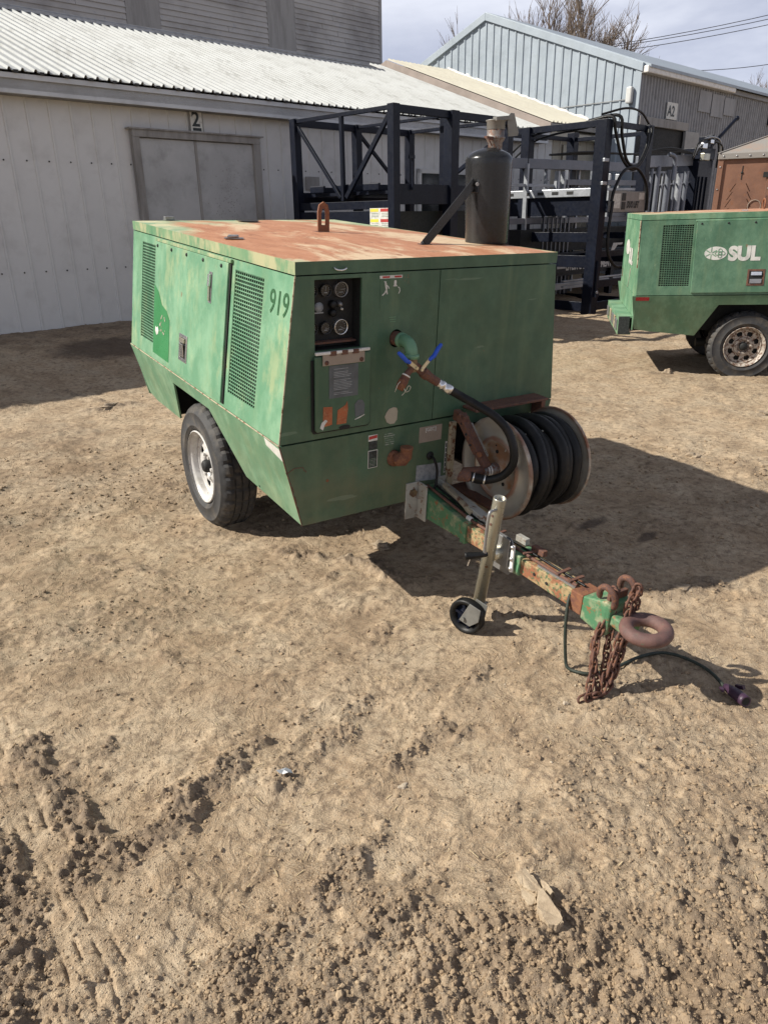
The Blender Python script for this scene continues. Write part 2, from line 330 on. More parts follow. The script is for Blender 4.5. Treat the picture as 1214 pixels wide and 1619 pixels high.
worn('decal_red', (.42, .035, .03), (.36, .05, .04), rough=.5, scale=20, bump=0)
worn('decal_yellow', (.70, .60, .06), (.65, .55, .08), rough=.5, scale=20, bump=0)
worn('patch_rust', (.40, .12, .045), (.30, .09, .04), rust=(.50, .24, .11), rust_amt=.4, rough=.8, scale=25)
worn('paint_number', (.018, .085, .028), (.035, .15, .06), rough=.5, scale=30, bump=0, alt_lo=.52, alt_hi=.7)
worn('brass_pipe', (.22, .16, .09), (.14, .09, .06), rough=.5, metal=.5, scale=20, rust=RUST, rust_amt=.3)
worn('pipe_green', (.13, .27, .16), (.09, .20, .12), rough=.42, scale=14)
worn('gauge_face', (.030, .030, .028), (.018, .018, .018), rough=.25, scale=25, bump=0)
worn('siding_blue', (.31, .36, .41), (.26, .305, .35), rough=.5, scale=1.5, metal=.15, bump=.04, grime=(.3, .34, .36), grime_amt=.4, stretch=(1, 1, .25))
worn('siding_a2', (.27, .275, .285), (.20, .205, .215), rough=.6, scale=1.2, bump=.08, grime=(.11, .11, .11), grime_amt=.6, stretch=(1, 1, .3))
worn('siding_grey', (.60, .60, .59), (.56, .56, .55), rough=.5, scale=.9, bump=.05, grime=(.36, .35, .335), grime_amt=.4, stretch=(1, 1, .25))
worn('siding_beige', (.40, .37, .30), (.35, .32, .26), rough=.55, scale=1.2, bump=.05)
worn('roof_white', (.46, .475, .47), (.41, .42, .41), rough=.65, spec=.1, scale=.8, bump=0, grime=(.22, .22, .205), grime_amt=.6)
worn('roof_cream', (.49, .475, .40), (.43, .41, .35), rough=.65, spec=.1, scale=.8, bump=0, grime=(.42, .38, .3), grime_amt=.5)
worn('roof_edge_dark', (.03, .03, .03), (.05, .05, .05), rough=.8)
worn('lap_board', (.42, .41, .40), (.28, .27, .265), rust=(.50, .50, .51), rust_amt=.22, rough=.85, scale=1.1, bump=.5, stretch=(.6, .6, 1.0))
worn('board_plain', (.31, .305, .30), (.23, .225, .22), rough=.85, scale=2.5, stretch=(2, 2, .3), bump=.5)
worn('bark', (.15, .115, .09), (.10, .08, .065), rough=.9, scale=5)
worn('wire', (.03, .03, .035), (.04, .04, .04), rough=.7)
worn('muck', (.30, .235, .165), (.36, .29, .20), rough=.95, scale=14, bump=.6)
worn('pale_slab', (.50, .40, .275), (.40, .31, .21), rough=.9, scale=14, bump=.8, grime=(.27, .20, .13), grime_amt=.8)
worn('pale_stone', (.44, .37, .28), (.33, .27, .20), rough=.85, scale=20, bump=.4)
worn('straw', (.50, .40, .24), (.40, .31, .18), rough=.8, scale=20)
worn('lamp_grey', (.55, .56, .55), (.48, .48, .47), rough=.5, scale=6)

def tyre_mat():
    t = NT('tyre'); c = t.mix(t.noise(7, 6, .6), (.022, .023, .025), (.045, .045, .046))
    c = t.mix(t.ramp(t.noise(11, 6, .65), .50, .72, 0, .6), c, (.13, .11, .085))
    t.color(c); t.rough(.72); t.bump(t.noise(60, 5, .7), .25, .003); MATS['tyre'] = t.m
tyre_mat()
def ground_mat():
    t = NT('soil')
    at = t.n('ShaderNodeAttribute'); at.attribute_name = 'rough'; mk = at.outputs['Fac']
    n1 = t.noise(.55, 6, .6); n2 = t.noise(3.1, 7, .62); n3 = t.noise(24, 6, .65); n4 = t.noise(160, 5, .7)
    c = t.mix(t.ramp(n1, .35, .65), (.395, .287, .180), (.455, .343, .226))
    c = t.mix(t.ramp(n2, .40, .66, 0, .75), c, (.47, .385, .275))
    c = t.mix(t.ramp(n2, .50, .30, 0, .55), c, (.235, .172, .115))
    c = t.mix(t.ramp(n3, .50, .66, 0, .8), c, (.165, .120, .082))
    c = t.mix(t.ramp(n3, .46, .28, 0, .5), c, (.52, .43, .31))
    c = t.mix(t.ramp(n4, .54, .68, 0, .8), c, (.17, .13, .095))
    c = t.mix(t.ramp(n4, .44, .28, 0, .5), c, (.50, .41, .29))
    vor = t.n('ShaderNodeTexVoronoi'); vor.inputs['Scale'].default_value = 210; t.l(t.tc.outputs['Object'], vor.inputs['Vector'])
    gr = t.n('ShaderNodeSeparateColor'); t.l(vor.outputs['Color'], gr.inputs[0])
    c = t.mix(t.math('MULTIPLY', t.ramp(gr.outputs[0], .80, .86), t.ramp(vor.outputs['Distance'], .45, .3, 0, .7)), c, (.52, .45, .34))
    c = t.mix(t.math('MULTIPLY', t.ramp(gr.outputs[1], .84, .9), t.ramp(vor.outputs['Distance'], .45, .3, 0, .6)), c, (.15, .12, .09))
    # turned soil: damp tone, with shade between the clods put into the colour
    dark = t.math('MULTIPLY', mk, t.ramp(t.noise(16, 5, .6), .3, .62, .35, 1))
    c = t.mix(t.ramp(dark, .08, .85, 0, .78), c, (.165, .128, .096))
    bw = t.n('ShaderNodeAttribute'); bw.attribute_name = 'brown'
    c = t.mix(t.math('MULTIPLY', bw.outputs['Fac'], t.ramp(t.noise(2.6, 9, .68, None, .6), .42, .62, .0, .75)), c, (.225, .158, .100))
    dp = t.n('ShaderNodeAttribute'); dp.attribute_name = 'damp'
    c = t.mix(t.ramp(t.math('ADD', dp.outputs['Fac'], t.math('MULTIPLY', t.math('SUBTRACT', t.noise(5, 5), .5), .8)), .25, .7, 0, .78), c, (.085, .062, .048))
    t.color(c); t.rough(.93); t.b.inputs['Specular IOR Level'].default_value = .2
    rg = t.math('ABSOLUTE', t.math('SUBTRACT', t.noise(7, 9, .66, None, .8), .5))
    h = t.math('ADD', t.math('MULTIPLY', t.ramp(rg, 0, .045), .9), t.math('MULTIPLY', t.noise(95, 8, .72), .8)); h = t.math('ADD', h, t.math('MULTIPLY', t.ramp(vor.outputs['Distance'], .0, .5, 1, 0), .35))
    t.bump(h, .62, .009); MATS['soil'] = t.m
ground_mat()
def mat(n): return MATS[n]

# ------------------------------------------------------------------ mesh helpers
class MB:
    def __init__(s): s.v = []; s.f = []; s.sm = []
    def add(s, vs, fs, smooth=False):
        o = len(s.v); s.v += [tuple(v) for v in vs]; s.f += [tuple(i + o for i in f) for f in fs]; s.sm += [smooth] * len(fs); return s
    def box(s, a, b):
        x0, y0, z0 = [min(a[i], b[i]) for i in range(3)]; x1, y1, z1 = [max(a[i], b[i]) for i in range(3)]
        s.add([(x0, y0, z0), (x1, y0, z0), (x1, y1, z0), (x0, y1, z0), (x0, y0, z1), (x1, y0, z1), (x1, y1, z1), (x0, y1, z1)],
              [(3, 2, 1, 0), (4, 5, 6, 7), (0, 1, 5, 4), (1, 2, 6, 5), (2, 3, 7, 6), (3, 0, 4, 7)]); return s
    def beam(s, a, b, w, h, up=(0, 0, 1)):
        a = Vector(a); b = Vector(b); d = (b - a).normalized(); u = Vector(up); x = d.cross(u)
        if x.length < 1e-4: x = d.cross(Vector((1, 0, 0)))
        x.normalize(); u = x.cross(d).normalized(); p = []
        for q in (a, b):
            for (i, j) in ((-1, -1), (1, -1), (1, 1), (-1, 1)): p.append(q + x * i * w / 2 + u * j * h / 2)
        s.add(p, [(0, 1, 2, 3), (7, 6, 5, 4), (0, 4, 5, 1), (1, 5, 6, 2), (2, 6, 7, 3), (3, 7, 4, 0)]); return s
    def tube(s, pts, r, n=8, cap=True, closed=False):
        pts = [Vector(p) for p in pts]; m = len(pts); rs = r if isinstance(r, (list, tuple)) else [r] * m
        T = []
        for i in range(m):
            if closed: t = pts[(i + 1) % m] - pts[i - 1]
            else: t = pts[min(i + 1, m - 1)] - pts[max(i - 1, 0)]
            T.append(t.normalized() if t.length > 1e-9 else Vector((0, 0, 1)))
        nrm = T[0].orthogonal().normalized(); vs = []
        for i in range(m):
            nrm = (nrm - T[i] * nrm.dot(T[i]))
            nrm = nrm.normalized() if nrm.length > 1e-6 else T[i].orthogonal().normalized()
            bi = T[i].cross(nrm)
            for k in range(n):
                a = 2 * math.pi * k / n; vs.append(pts[i] + (nrm * math.cos(a) + bi * math.sin(a)) * rs[i])
        fs = []
        for i in range(m if closed else m - 1):
            for k in range(n):
                j = (i + 1) % m; fs.append((i * n + k, i * n + (k + 1) % n, j * n + (k + 1) % n, j * n + k))
        s.add(vs, fs, True)
        if cap and not closed:
            s.add(vs[:n], [tuple(range(n))[::-1]]); s.add(vs[-n:], [tuple(range(n))])
        return s
    def lathe(s, prof, O, A, n=32, smooth=True, rmod=None, closed=False):
        """prof: list of (radius, distance along A)"""
        O = Vector(O); A = Vector(A).normalized(); X = A.orthogonal().normalized(); Y = A.cross(X); vs = []
        for i, (r, t) in enumerate(prof):
            for k in range(n):
                a = 2 * math.pi * k / n; rr = r + (rmod(i, k) if rmod else 0)
                vs.append(O + A * t + (X * math.cos(a) + Y * math.sin(a)) * rr)
        m = len(prof); fs = [(i * n + k, i * n + (k + 1) % n, ((i + 1) % m) * n + (k + 1) % n, ((i + 1) % m) * n + k) for i in range(m if closed else m - 1) for k in range(n)]
        s.add(vs, fs, smooth); return s
    def disc(s, O, A, r, t=.002, n=24):
        return s.lathe([(0.0001, 0), (r, 0), (r, t), (0.0001, t)], O, A, n, False)
    def plate(s, outer, holes, O, U, V, thick, off=0.):
        O = Vector(O); U = Vector(U); V = Vector(V); N = U.cross(V).normalized()
        loops = [outer] + list(holes); pts = [p for l in loops for p in l]
        tri = tessellate_polygon([[Vector((p[0], p[1], 0)) for p in l] for l in loops])
        n = len(pts); fr = [O + U * p[0] + V * p[1] + N * off for p in pts]; bk = [q - N * thick for q in fr]; fs = []
        for t in tri:
            a, b, c = [pts[i] for i in t]
            ar = (b[0] - a[0]) * (c[1] - a[1]) - (b[1] - a[1]) * (c[0] - a[0])
            t = tuple(t) if ar > 0 else (t[0], t[2], t[1]); fs.append(t); fs.append((t[2] + n, t[1] + n, t[0] + n))
        k = 0
        for li, l in enumerate(loops):
            m = len(l); ar = sum(l[i][0] * l[(i + 1) % m][1] - l[(i + 1) % m][0] * l[i][1] for i in range(m))
            for i in range(m):
                a, b = k + i, k + (i + 1) % m
                q = (b, a, a + n, b + n) if (ar > 0) == (li == 0) else (a, b, b + n, a + n)
                fs.append(q)
            k += m
        s.add(fr + bk, fs); return s
    def sphere(s, O, r, n=10, sc=(1, 1, 1)):
        m = n // 2; vs = []; O = Vector(O)
        for i in range(m + 1):
            th = math.pi * i / m
            for k in range(n):
                a = 2 * math.pi * k / n; vs.append(O + Vector((math.sin(th) * math.cos(a) * r * sc[0], math.sin(th) * math.sin(a) * r * sc[1], math.cos(th) * r * sc[2])))
        s.add(vs, [(i * n + k, (i + 1) * n + k, (i + 1) * n + (k + 1) % n, i * n + (k + 1) % n) for i in range(m) for k in range(n)], True); return s
    def mesh(s, name, m):
        me = bpy.data.meshes.new(name); me.from_pydata(s.v, [], s.f); me.materials.append(mat(m) if isinstance(m, str) else m)
        me.polygons.foreach_set('use_smooth', s.sm); me.update(); return me
    def obj(s, name, m, parent=None, bevel=0, label=None):
        o = bpy.data.objects.new(name, s.mesh(name, m)); COL.objects.link(o)
        if parent: o.parent = parent
        if bevel:
            b = o.modifiers.new('bevel', 'BEVEL'); b.width = bevel; b.segments = 2; b.limit_method = 'ANGLE'; b.angle_limit = R_(50); b.harden_normals = False
        if label: o['label'] = label
        return o
def root(name, label, cat, M=None, group=None):
    o = bpy.data.objects.new(name, None); COL.objects.link(o); o.empty_display_size = .2
    o['label'] = label; o['category'] = cat
    if group: o['group'] = group
    if M is not None: o.matrix_world = M
    return o
def tag(o, label=None, cat=None, group=None, kind=None):
    if label: o['label'] = label
    if cat: o['category'] = cat
    if group: o['group'] = group
    if kind: o['kind'] = kind
    return o
def share(src, parent, loc=None, mw=None):
    o = bpy.data.objects.new(src.name.split('.')[0], src.data); COL.objects.link(o); o.parent = parent
    if loc is not None: o.location = loc
    if mw is not None: o.matrix_local = mw
    for m in src.modifiers:
        if m.type == 'BEVEL':
            b = o.modifiers.new('bevel', 'BEVEL'); b.width = m.width; b.segments = m.segments; b.limit_method = 'ANGLE'; b.angle_limit = m.angle_limit
    return o
def smoothp(pts, n=8):
    """Catmull-Rom through the points"""
    P = [Vector(p) for p in pts]; P = [P[0] * 2 - P[1]] + P + [P[-1] * 2 - P[-2]]; out = []
    for i in range(1, len(P) - 2):
        for k in range(n):
            t = k / n; a, b, c, d = P[i - 1:i + 3]
            out.append(.5 * ((2 * b) + (c - a) * t + (2 * a - 5 * b + 4 * c - d) * t * t + (3 * b - a - 3 * c + d) * t ** 3))
    out.append(P[-2]); return out
def text_obj(body, size, O, X, Y, m, parent, name='lettering', ext=.0008, bold=0., sx=1., align='LEFT', shear=0.):
    cu = bpy.data.curves.new('lettering', 'FONT'); cu.body = body; cu.size = size; cu.extrude = ext; cu.offset = bold; cu.align_x = align
    cu.shear = shear; cu.resolution_u = 4
    tmp = bpy.data.objects.new('tmp', cu); COL.objects.link(tmp)
    dg = bpy.context.evaluated_depsgraph_get(); me = bpy.data.meshes.new_from_object(tmp.evaluated_get(dg))
    bpy.data.objects.remove(tmp); bpy.data.curves.remove(cu)
    me.name = name; me.materials.clear(); me.materials.append(mat(m))
    X = Vector(X).normalized(); Y = Vector(Y); Y = (Y - X * Y.dot(X)).normalized(); Z = X.cross(Y)
    M = Matrix((X * sx, Y, Z)).transposed().to_4x4(); M.translation = Vector(O); me.transform(M)
    o = bpy.data.objects.new(name, me); COL.objects.link(o); o.parent = parent; return o
def rect(x0, y0, x1, y1): return [(x0, y0), (x1, y0), (x1, y1), (x0, y1)]
def circ(cx, cy, r, n=24, ry=None): return [(cx + r * math.cos(2 * math.pi * k / n), cy + (ry or r) * math.sin(2 * math.pi * k / n)) for k in range(n)]

# ------------------------------------------------------------------ ground
def build_ground():
    rs = list(np.exp(np.arange(math.log(.55), math.log(12), .0036)))
    while rs[-1] < 60: rs.append(rs[-1] * 1.016)
    while rs[-1] < 600: rs.append(rs[-1] * 1.12)
    rs = np.array(rs); fine = np.linspace(R_(90 - 47), R_(90 + 47), 600)
    rest = np.linspace(R_(90 + 47), R_(360 + 90 - 47), 62)[1:-1]
    th = np.concatenate([fine, rest]); A, B = np.meshgrid(rs, th, indexing='ij')
    X = (A * np.cos(B)).astype(np.float32).ravel(); Y = (A * np.sin(B)).astype(np.float32).ravel()
    Z = height(X, Y); rr = np.hypot(X, Y); Z = Z * np.clip((200 - rr) / 150, 0, 1)
    nr, nt = A.shape
    co = np.empty((nr * nt + 1, 3), np.float32); co[:-1, 0] = X; co[:-1, 1] = Y; co[:-1, 2] = Z; co[-1] = (0, 0, 0)
    i = np.arange(nr - 1)[:, None] * nt; j = np.arange(nt)[None, :]; j2 = (j + 1) % nt
    q = np.stack([i + j, i + nt + j, i + nt + j2, i + j2], -1).reshape(-1, 4)
    c = np.arange(nt); tri = np.stack([np.full(nt, nr * nt), c, (c + 1) % nt], -1)
    me = bpy.data.meshes.new('ground'); nv = len(co); nq = len(q); ntr = len(tri)
    me.vertices.add(nv); me.vertices.foreach_set('co', co.ravel())
    me.loops.add(nq * 4 + ntr * 3); me.loops.foreach_set('vertex_index', np.concatenate([q.ravel(), tri.ravel()]).astype(np.int32))
    me.polygons.add(nq + ntr)
    st = np.concatenate([np.arange(nq) * 4, nq * 4 + np.arange(ntr) * 3]).astype(np.int32)
    me.polygons.foreach_set('loop_start', st); me.update(calc_edges=True)
    me.polygons.foreach_set('use_smooth', np.ones(nq + ntr, bool))
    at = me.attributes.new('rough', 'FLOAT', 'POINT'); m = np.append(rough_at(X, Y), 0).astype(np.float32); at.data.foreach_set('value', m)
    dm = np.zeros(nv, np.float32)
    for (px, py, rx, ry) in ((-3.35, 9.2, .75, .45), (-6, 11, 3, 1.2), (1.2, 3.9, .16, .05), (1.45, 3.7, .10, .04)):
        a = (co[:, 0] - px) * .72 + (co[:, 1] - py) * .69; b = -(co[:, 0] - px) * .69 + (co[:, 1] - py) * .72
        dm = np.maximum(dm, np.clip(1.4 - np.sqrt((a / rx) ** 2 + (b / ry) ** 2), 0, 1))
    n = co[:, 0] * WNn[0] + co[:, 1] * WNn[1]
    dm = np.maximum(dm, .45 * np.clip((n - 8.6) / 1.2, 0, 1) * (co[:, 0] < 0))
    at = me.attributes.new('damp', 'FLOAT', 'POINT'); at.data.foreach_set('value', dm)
    bm_ = np.zeros(nv, np.float32)
    for (px, py, rx, a_) in ((-2.0, 3.6, 1.2, .95), (-2.6, 5.0, 1.3, .8), (-1.0, 2.5, .8, .6), (-.3, 3.2, .7, .7), (-1.4, 5.2, 1.0, .5), (-.9, 1.6, .45, .5), (.5, 1.25, .5, .5), (1.2, 2.6, .5, .35), (1.8, 4.0, 1.3, .6), (.2, 2.2, .5, .35)):
        bm_ = np.maximum(bm_, a_ * np.clip(1.5 - 1.5 * np.hypot(co[:, 0] - px, co[:, 1] - py) / rx, 0, 1))
    at = me.attributes.new('brown', 'FLOAT', 'POINT'); at.data.foreach_set('value', bm_)
    me.materials.append(mat('soil')); me.validate()
    o = bpy.data.objects.new('ground', me); COL.objects.link(o); tag(o, kind='structure')
build_ground()
# ------------------------------------------------------------------ buildings (frame B: x along the long shed, y away from the yard)
BX = Vector((WD[0], WD[1], 0)); BY = Vector((WNn[0], WNn[1], 0))
def Bw(x, y, z): return BX * x + BY * y + Vector((0, 0, z))
def Bmat(x, y, z):
    m = Matrix((BX, BY, Vector((0, 0, 1)))).transposed().to_4x4(); m.translation = Bw(x, y, z); return m
class Frame:
    def __init__(s, r, base): s.r = r; s.base = Vector(base)
    def put(s, mb, name, m, parent=None, bevel=0, label=None):
        o = mb.obj(name, m, parent or s.r, bevel, label)
        if parent is None: o.location = -s.base
        return o
def ribbed(width, length, pitch, h, rw, t=.006, minor=None, skew=None):
    """sheet in (u, v): ribs run along v, raised towards +N; returns MB in local x=u, y=v, z=N"""
    pr = []; u = 0
    n = int(round(width / pitch))
    for i in range(n):
        a = i * pitch
        pr += [(a, 0), (a + rw * .25, h), (a + rw * .75, h), (a + rw, 0)]
        if minor:
            for q in (1, 2): b = a + rw + (pitch - rw) * q / 3; pr += [(b - minor, 0), (b, minor * .55), (b + minor, 0)]
    pr.append((width, 0)); mb = MB(); m = len(pr); vs = []
    for v in (0, 1):
        for (a, z) in pr:
            ln = length if skew is None else skew(a)
            vs.append((a, v * ln, z))
    for v in (0, 1):
        for (a, z) in pr:
            ln = length if skew is None else skew(a)
            vs.append((a, v * ln, z - t))
    fs = []
    for i in range(m - 1):
        fs.append((i, i + 1, m + i + 1, m + i)); fs.append((2 * m + i, 3 * m + i, 3 * m + i + 1, 2 * m + i + 1))
        fs.append((i, 2 * m + i, 2 * m + i + 1, i + 1)); fs.append((m + i, m + i + 1, 3 * m + i + 1, 3 * m + i))
    fs.append((0, m, 3 * m, 2 * m)); fs.append((m - 1, 3 * m - 1, 4 * m - 1, 2 * m - 1))
    mb.add(vs, fs); return mb
def place_sheet(proto, F, O, U, V):
    """share a sheet mesh: local x->U, y->V, z->U x V"""
    o = share(proto, F.r); U = Vector(U).normalized(); V = Vector(V).normalized(); N = U.cross(V)
    M = Matrix((U, V, N)).transposed().to_4x4(); M.translation = Vector(O) - F.base; o.matrix_local = M; return o
def move_sheet(o, F, O, U, V):
    U = Vector(U).normalized(); V = Vector(V).normalized(); N = U.cross(V)
    M = Matrix((U, V, N)).transposed().to_4x4(); M.translation = Vector(O) - F.base; o.parent = F.r; o.matrix_local = M
def sheets(F, name, m, proto_mb, xs, O0, V, dy=0):
    first = None
    for x in xs:
        O = Vector((x, O0[1], O0[2]))
        if first is None: first = proto_mb.obj(name, m, F.r); move_sheet(first, F, O, (1, 0, 0), V)
        else: place_sheet(first, F, O, (1, 0, 0), V)
    return first

def long_shed():
    base = (6.0, 10.3, .31)
    r = root('metal_shed', 'long grey ribbed metal shed with a white roof, double door and number 2 sign', 'shed', Bmat(*base))
    F = Frame(r, base)
    wp = ribbed(.825, 3.12, .275, .016, .040)
    # wall sheets stand upright: u = x, v = z, normal = -y  -> U x V = (1,0,0)x(0,0,1) = (0,-1,0)
    sheets(F, 'wall_panel', 'siding_grey', wp, [-2.925 + .825 * i for i in range(22)][:22], (0, 10.3, .12), (0, 0, 1))
    b = MB().box((-2.9, 10.33, .1), (15.2, 10.45, 3.2)); F.put(b, 'wall_core', 'siding_grey')
    # screws
    s = MB()
    for row in (1.05, 2.36):
        for i in range(66): s.disc((-2.9 + .275 * i + .17, 10.297, row), (0, -1, 0), .011, .006, 6)
    tag(F.put(s, 'screw_rows', 'roof_edge_dark'), kind='stuff')
    s = MB().box((-2.9, 10.02, 3.055), (14.66, 10.06, 3.235)); F.put(s, 'fascia', 'fascia_white', bevel=.004)
    s = MB().box((-2.9, 10.06, 3.06), (14.66, 10.29, 3.08)); F.put(s, 'soffit', 'trim_weathered')
    s = MB().box((-2.9, 9.985, 3.205), (14.66, 10.018, 3.262)); F.put(s, 'eave_trim', 'fascia_white', bevel=.003)
    # roof sheets: U = x, V = up the slope (0, c, s): U x V = (0,-s,c) = up
    sl = math.atan(.361); V = (0, math.cos(sl), math.sin(sl)); ln = 4.36 / math.cos(sl)
    rp_ = ribbed(.9, ln, .15, .030, .045)
    sheets(F, 'roof_panel', 'roof_white', rp_, [-2.9 + .9 * i for i in range(19)], (0, 9.95, 3.285), V)
    rq = ribbed(.45, ln + .75, .15, .030, .045)
    o = rq.obj('roof_panel', 'roof_white'); move_sheet(o, F, (14.2, 9.95, 3.285), (1, 0, 0), V)
    # black blocks painting the shade inside open rib ends under the sheet edge
    s = MB()
    for i in range(56):
        x = -2.83 + .3 * i; s.box((x, 9.945, 3.262), (x + .05, 9.99, 3.292))
    tag(F.put(s, 'rib_end_shade', 'roof_edge_dark'), kind='stuff')
    s = MB().box((-2.9, 9.99, 3.255), (14.66, 14.2, 3.272)); s2 = MB()
    s2.plate([(10.02, 3.25), (14.25, 4.77), (14.25, 3.1), (10.02, 3.1)], [], (14.66, 0, 0), (0, 1, 0), (0, 0, 1), 17.5); F.put(s2, 'roof_core', 'trim_weathered')
    s = MB().tube([(-2.9, 14.27, 4.91), (7, 14.27, 4.89), (13.2, 14.27, 4.91)], .035, 6); s.box((-2.9, 14.2, 4.84), (13.9, 14.33, 4.875)); F.put(s, 'ridge_flashing', 'steel_grey')
    # double door
    fr = MB().box((5.27, 10.20, .30), (5.37, 10.285, 2.70)).box((7.22, 10.20, .30), (7.34, 10.285, 2.70)).box((5.27, 10.195, 2.70), (7.34, 10.285, 2.79))
    f = F.put(fr, 'door_frame', 'trim_weathered', bevel=.004)
    s = MB().box((5.22, 10.17, 2.79), (7.39, 10.285, 2.81)); F.put(s, 'drip_cap', 'trim_weathered')
    for (a, b_) in ((5.37, 6.225), (6.26, 7.22)):
        F.put(MB().box((a, 10.245, .32), (b_, 10.28, 2.69)), 'door', 'door_paint', bevel=.004)
    F.put(MB().box((6.225, 10.232, .32), (6.262, 10.28, 2.69)), 'door_astragal', 'trim_weathered', bevel=.003)
    # rusty spatter on the right leaf
    s = MB()
    for i in range(240):
        x = 6.74 + random.gauss(0, .15); z = 1.95 + random.gauss(0, .25) + (x - 6.7) * .7
        if 6.35 < x < 7.15 and z < 2.5: s.disc((x, 10.244, z), (0, -1, 0), random.uniform(.003, .010), .001, 5)
    tag(F.put(s, 'rust_spatter', 'board_plain'), kind='stuff')
    # number board
    sg = F.put(MB().box((6.20, 10.235, 2.81), (6.385, 10.255, 3.085)), 'number_board', 'decal_white', bevel=.002)
    text_obj('2', .26, Vector((6.216, 10.232, 2.885)), (1, 0, 0), (0, 0, 1), 'decal_black', sg, 'numeral', bold=.006)
    F.put(MB().box((6.225, 10.231, 2.825), (6.36, 10.234, 2.862)), 'stripe', 'decal_black', sg)
    for o in sg.children: o.location = (0, 0, 0)
    # small vent and a wide window low in the wall
    v = F.put(MB().box((8.24, 10.255, 2.08), (8.52, 10.278, 2.28)), 'wall_vent', 'trim_weathered', bevel=.003)
    w = MB().box((10.88, 10.22, 2.10), (13.1, 10.275, 2.16)).box((10.88, 10.22, 2.40), (13.1, 10.275, 2.47)).box((10.88, 10.22, 1.7), (10.95, 10.275, 2.47)).box((11.75, 10.225, 1.72), (11.80, 10.275, 2.43)).box((13.03, 10.22, 1.7), (13.1, 10.275, 2.47)).box((10.88, 10.22, 1.65), (13.1, 10.275, 1.72))
    wf = F.put(w, 'window_frame', 'siding_grey')
    F.put(MB().box((10.95, 10.25, 1.72), (13.03, 10.27, 2.40)), 'pane', 'glass_dark', wf); wf.children[0].location = (0, 0, 0)
long_shed()

def old_elevator():
    K = 1.394
    base = (14, 20.02, .3)
    r = root('wooden_warehouse', 'tall weathered grey wooden building of lap boards rising behind the shed roof', 'building', Bmat(*base)); F = Frame(r, base)
    F.put(MB().box((-4.0, 20.08, .3), (19.48, 27, 9.0)), 'wall_core', 'board_plain')
    bays = [(-2.7, 1.25), (2.09, 5.7), (6.55, 10.60), (11.54, 14.97), (15.97, 19.42)]
    for (a, b) in ((1.25, 2.09), (5.7, 6.55), (10.60, 11.54), (14.97, 15.97), (19.42, 19.53)):
        F.put(MB().box((a, 20.03, .3), (b, 20.08, 9.0)), 'cover_board', 'board_plain')
    for bi, (a, b) in enumerate(bays):
        for i in range(28):
            z = 5.3 + i * .131; jit = random.uniform(-.006, .006)
            mb = MB(); pr = [(20.078, z), (20.026 + jit, z), (20.056, z + .14), (20.078, z + .14)]
            c = random.uniform(a + .4, b - .4); xs = [a + .006, b - .006]
            if random.random() < .35: xs = [a + .006, c - .005, c + .005, b - .006]
            for k in range(0, len(xs), 2):
                vs = [(x, p[0], p[1]) for x in xs[k:k + 2] for p in pr]
                mb.add(vs, [(3, 2, 1, 0), (4, 5, 6, 7), (1, 5, 4, 0), (2, 6, 5, 1), (3, 7, 6, 2), (0, 4, 7, 3)])
            F.put(mb, 'lap_board', 'lap_board')
old_elevator()

def annex():
    base = (15.8, 10.3, .32)
    r = root('shed_annex', 'cream roofed lean building with brown rake board between the long shed and the blue gable', 'shed', Bmat(*base)); F = Frame(r, base)
    wp = ribbed(.825, 3.2, .275, .018, .045)
    sheets(F, 'wall_panel', 'siding_beige', wp, [15.225, 16.05], (0, 10.3, .12), (0, 0, 1))
    F.put(MB().box((14.72, 10.33, .2), (16.99, 14, 3.3)), 'wall_core', 'siding_beige')
    F.put(MB().box((15.3, 10.05, 2.66), (16.9, 10.28, 2.72)), 'wall_ledge', 'siding_beige', bevel=.004)
    F.put(MB().box((15.6, 10.25, 2.72), (16.3, 10.275, 3.1)), 'wall_vent', 'siding_beige', bevel=.004)
    sl = math.atan(.363); V = (0, math.cos(sl), math.sin(sl)); ln = 4.93 / math.cos(sl)
    rp_ = ribbed(.6, ln, .15, .030, .045)
    sheets(F, 'roof_panel', 'roof_cream', rp_, [14.75, 15.35, 15.95], (0, 10.0, 3.47), V)
    rq = ribbed(.45, ln, .15, .030, .045); o = rq.obj('roof_panel', 'roof_cream'); move_sheet(o, F, (16.55, 10.0, 3.47), (1, 0, 0), V)
    s = MB().plate([(10.0, 3.26), (14.93, 5.05), (14.93, 5.24), (10.0, 3.45)], [], (14.75, 0, 0), (0, 1, 0), (0, 0, 1), .07)
    F.put(s, 'rake_board', 'rake_brown', bevel=.005)
    s = MB().plate([(14.93, 5.05), (18.0, 3.95), (18.0, 4.13), (14.93, 5.24)], [], (14.75, 0, 0), (0, 1, 0), (0, 0, 1), .07)
    F.put(s, 'rake_board', 'rake_brown', bevel=.005)
    F.put(MB().plate([(10.05, 3.3), (14.93, 5.18), (18, 4.05), (18, 3.2), (10.05, 3.2)], [], (16.99, 0, 0), (0, 1, 0), (0, 0, 1), 2.23), 'roof_core', 'roof_cream')
    # ragged snow-white sealant along the joint with the blue gable
    s = MB(); p = []
    for i in range(60):
        y = 10.0 + 4.9 * i / 59; p.append((16.97, y, 3.50 + .363 * (y - 10.0) + random.uniform(-.01, .02)))
    s.tube(p, [random.uniform(.025, .055) for _ in p], 6); F.put(s, 'joint_sealant', 'white_paint')
    # rib ends at the eave
    s = MB(); s.box((14.7, 9.99, 3.36), (16.99, 10.03, 3.45)); F.put(s, 'eave_trim', 'trim_weathered')
annex()

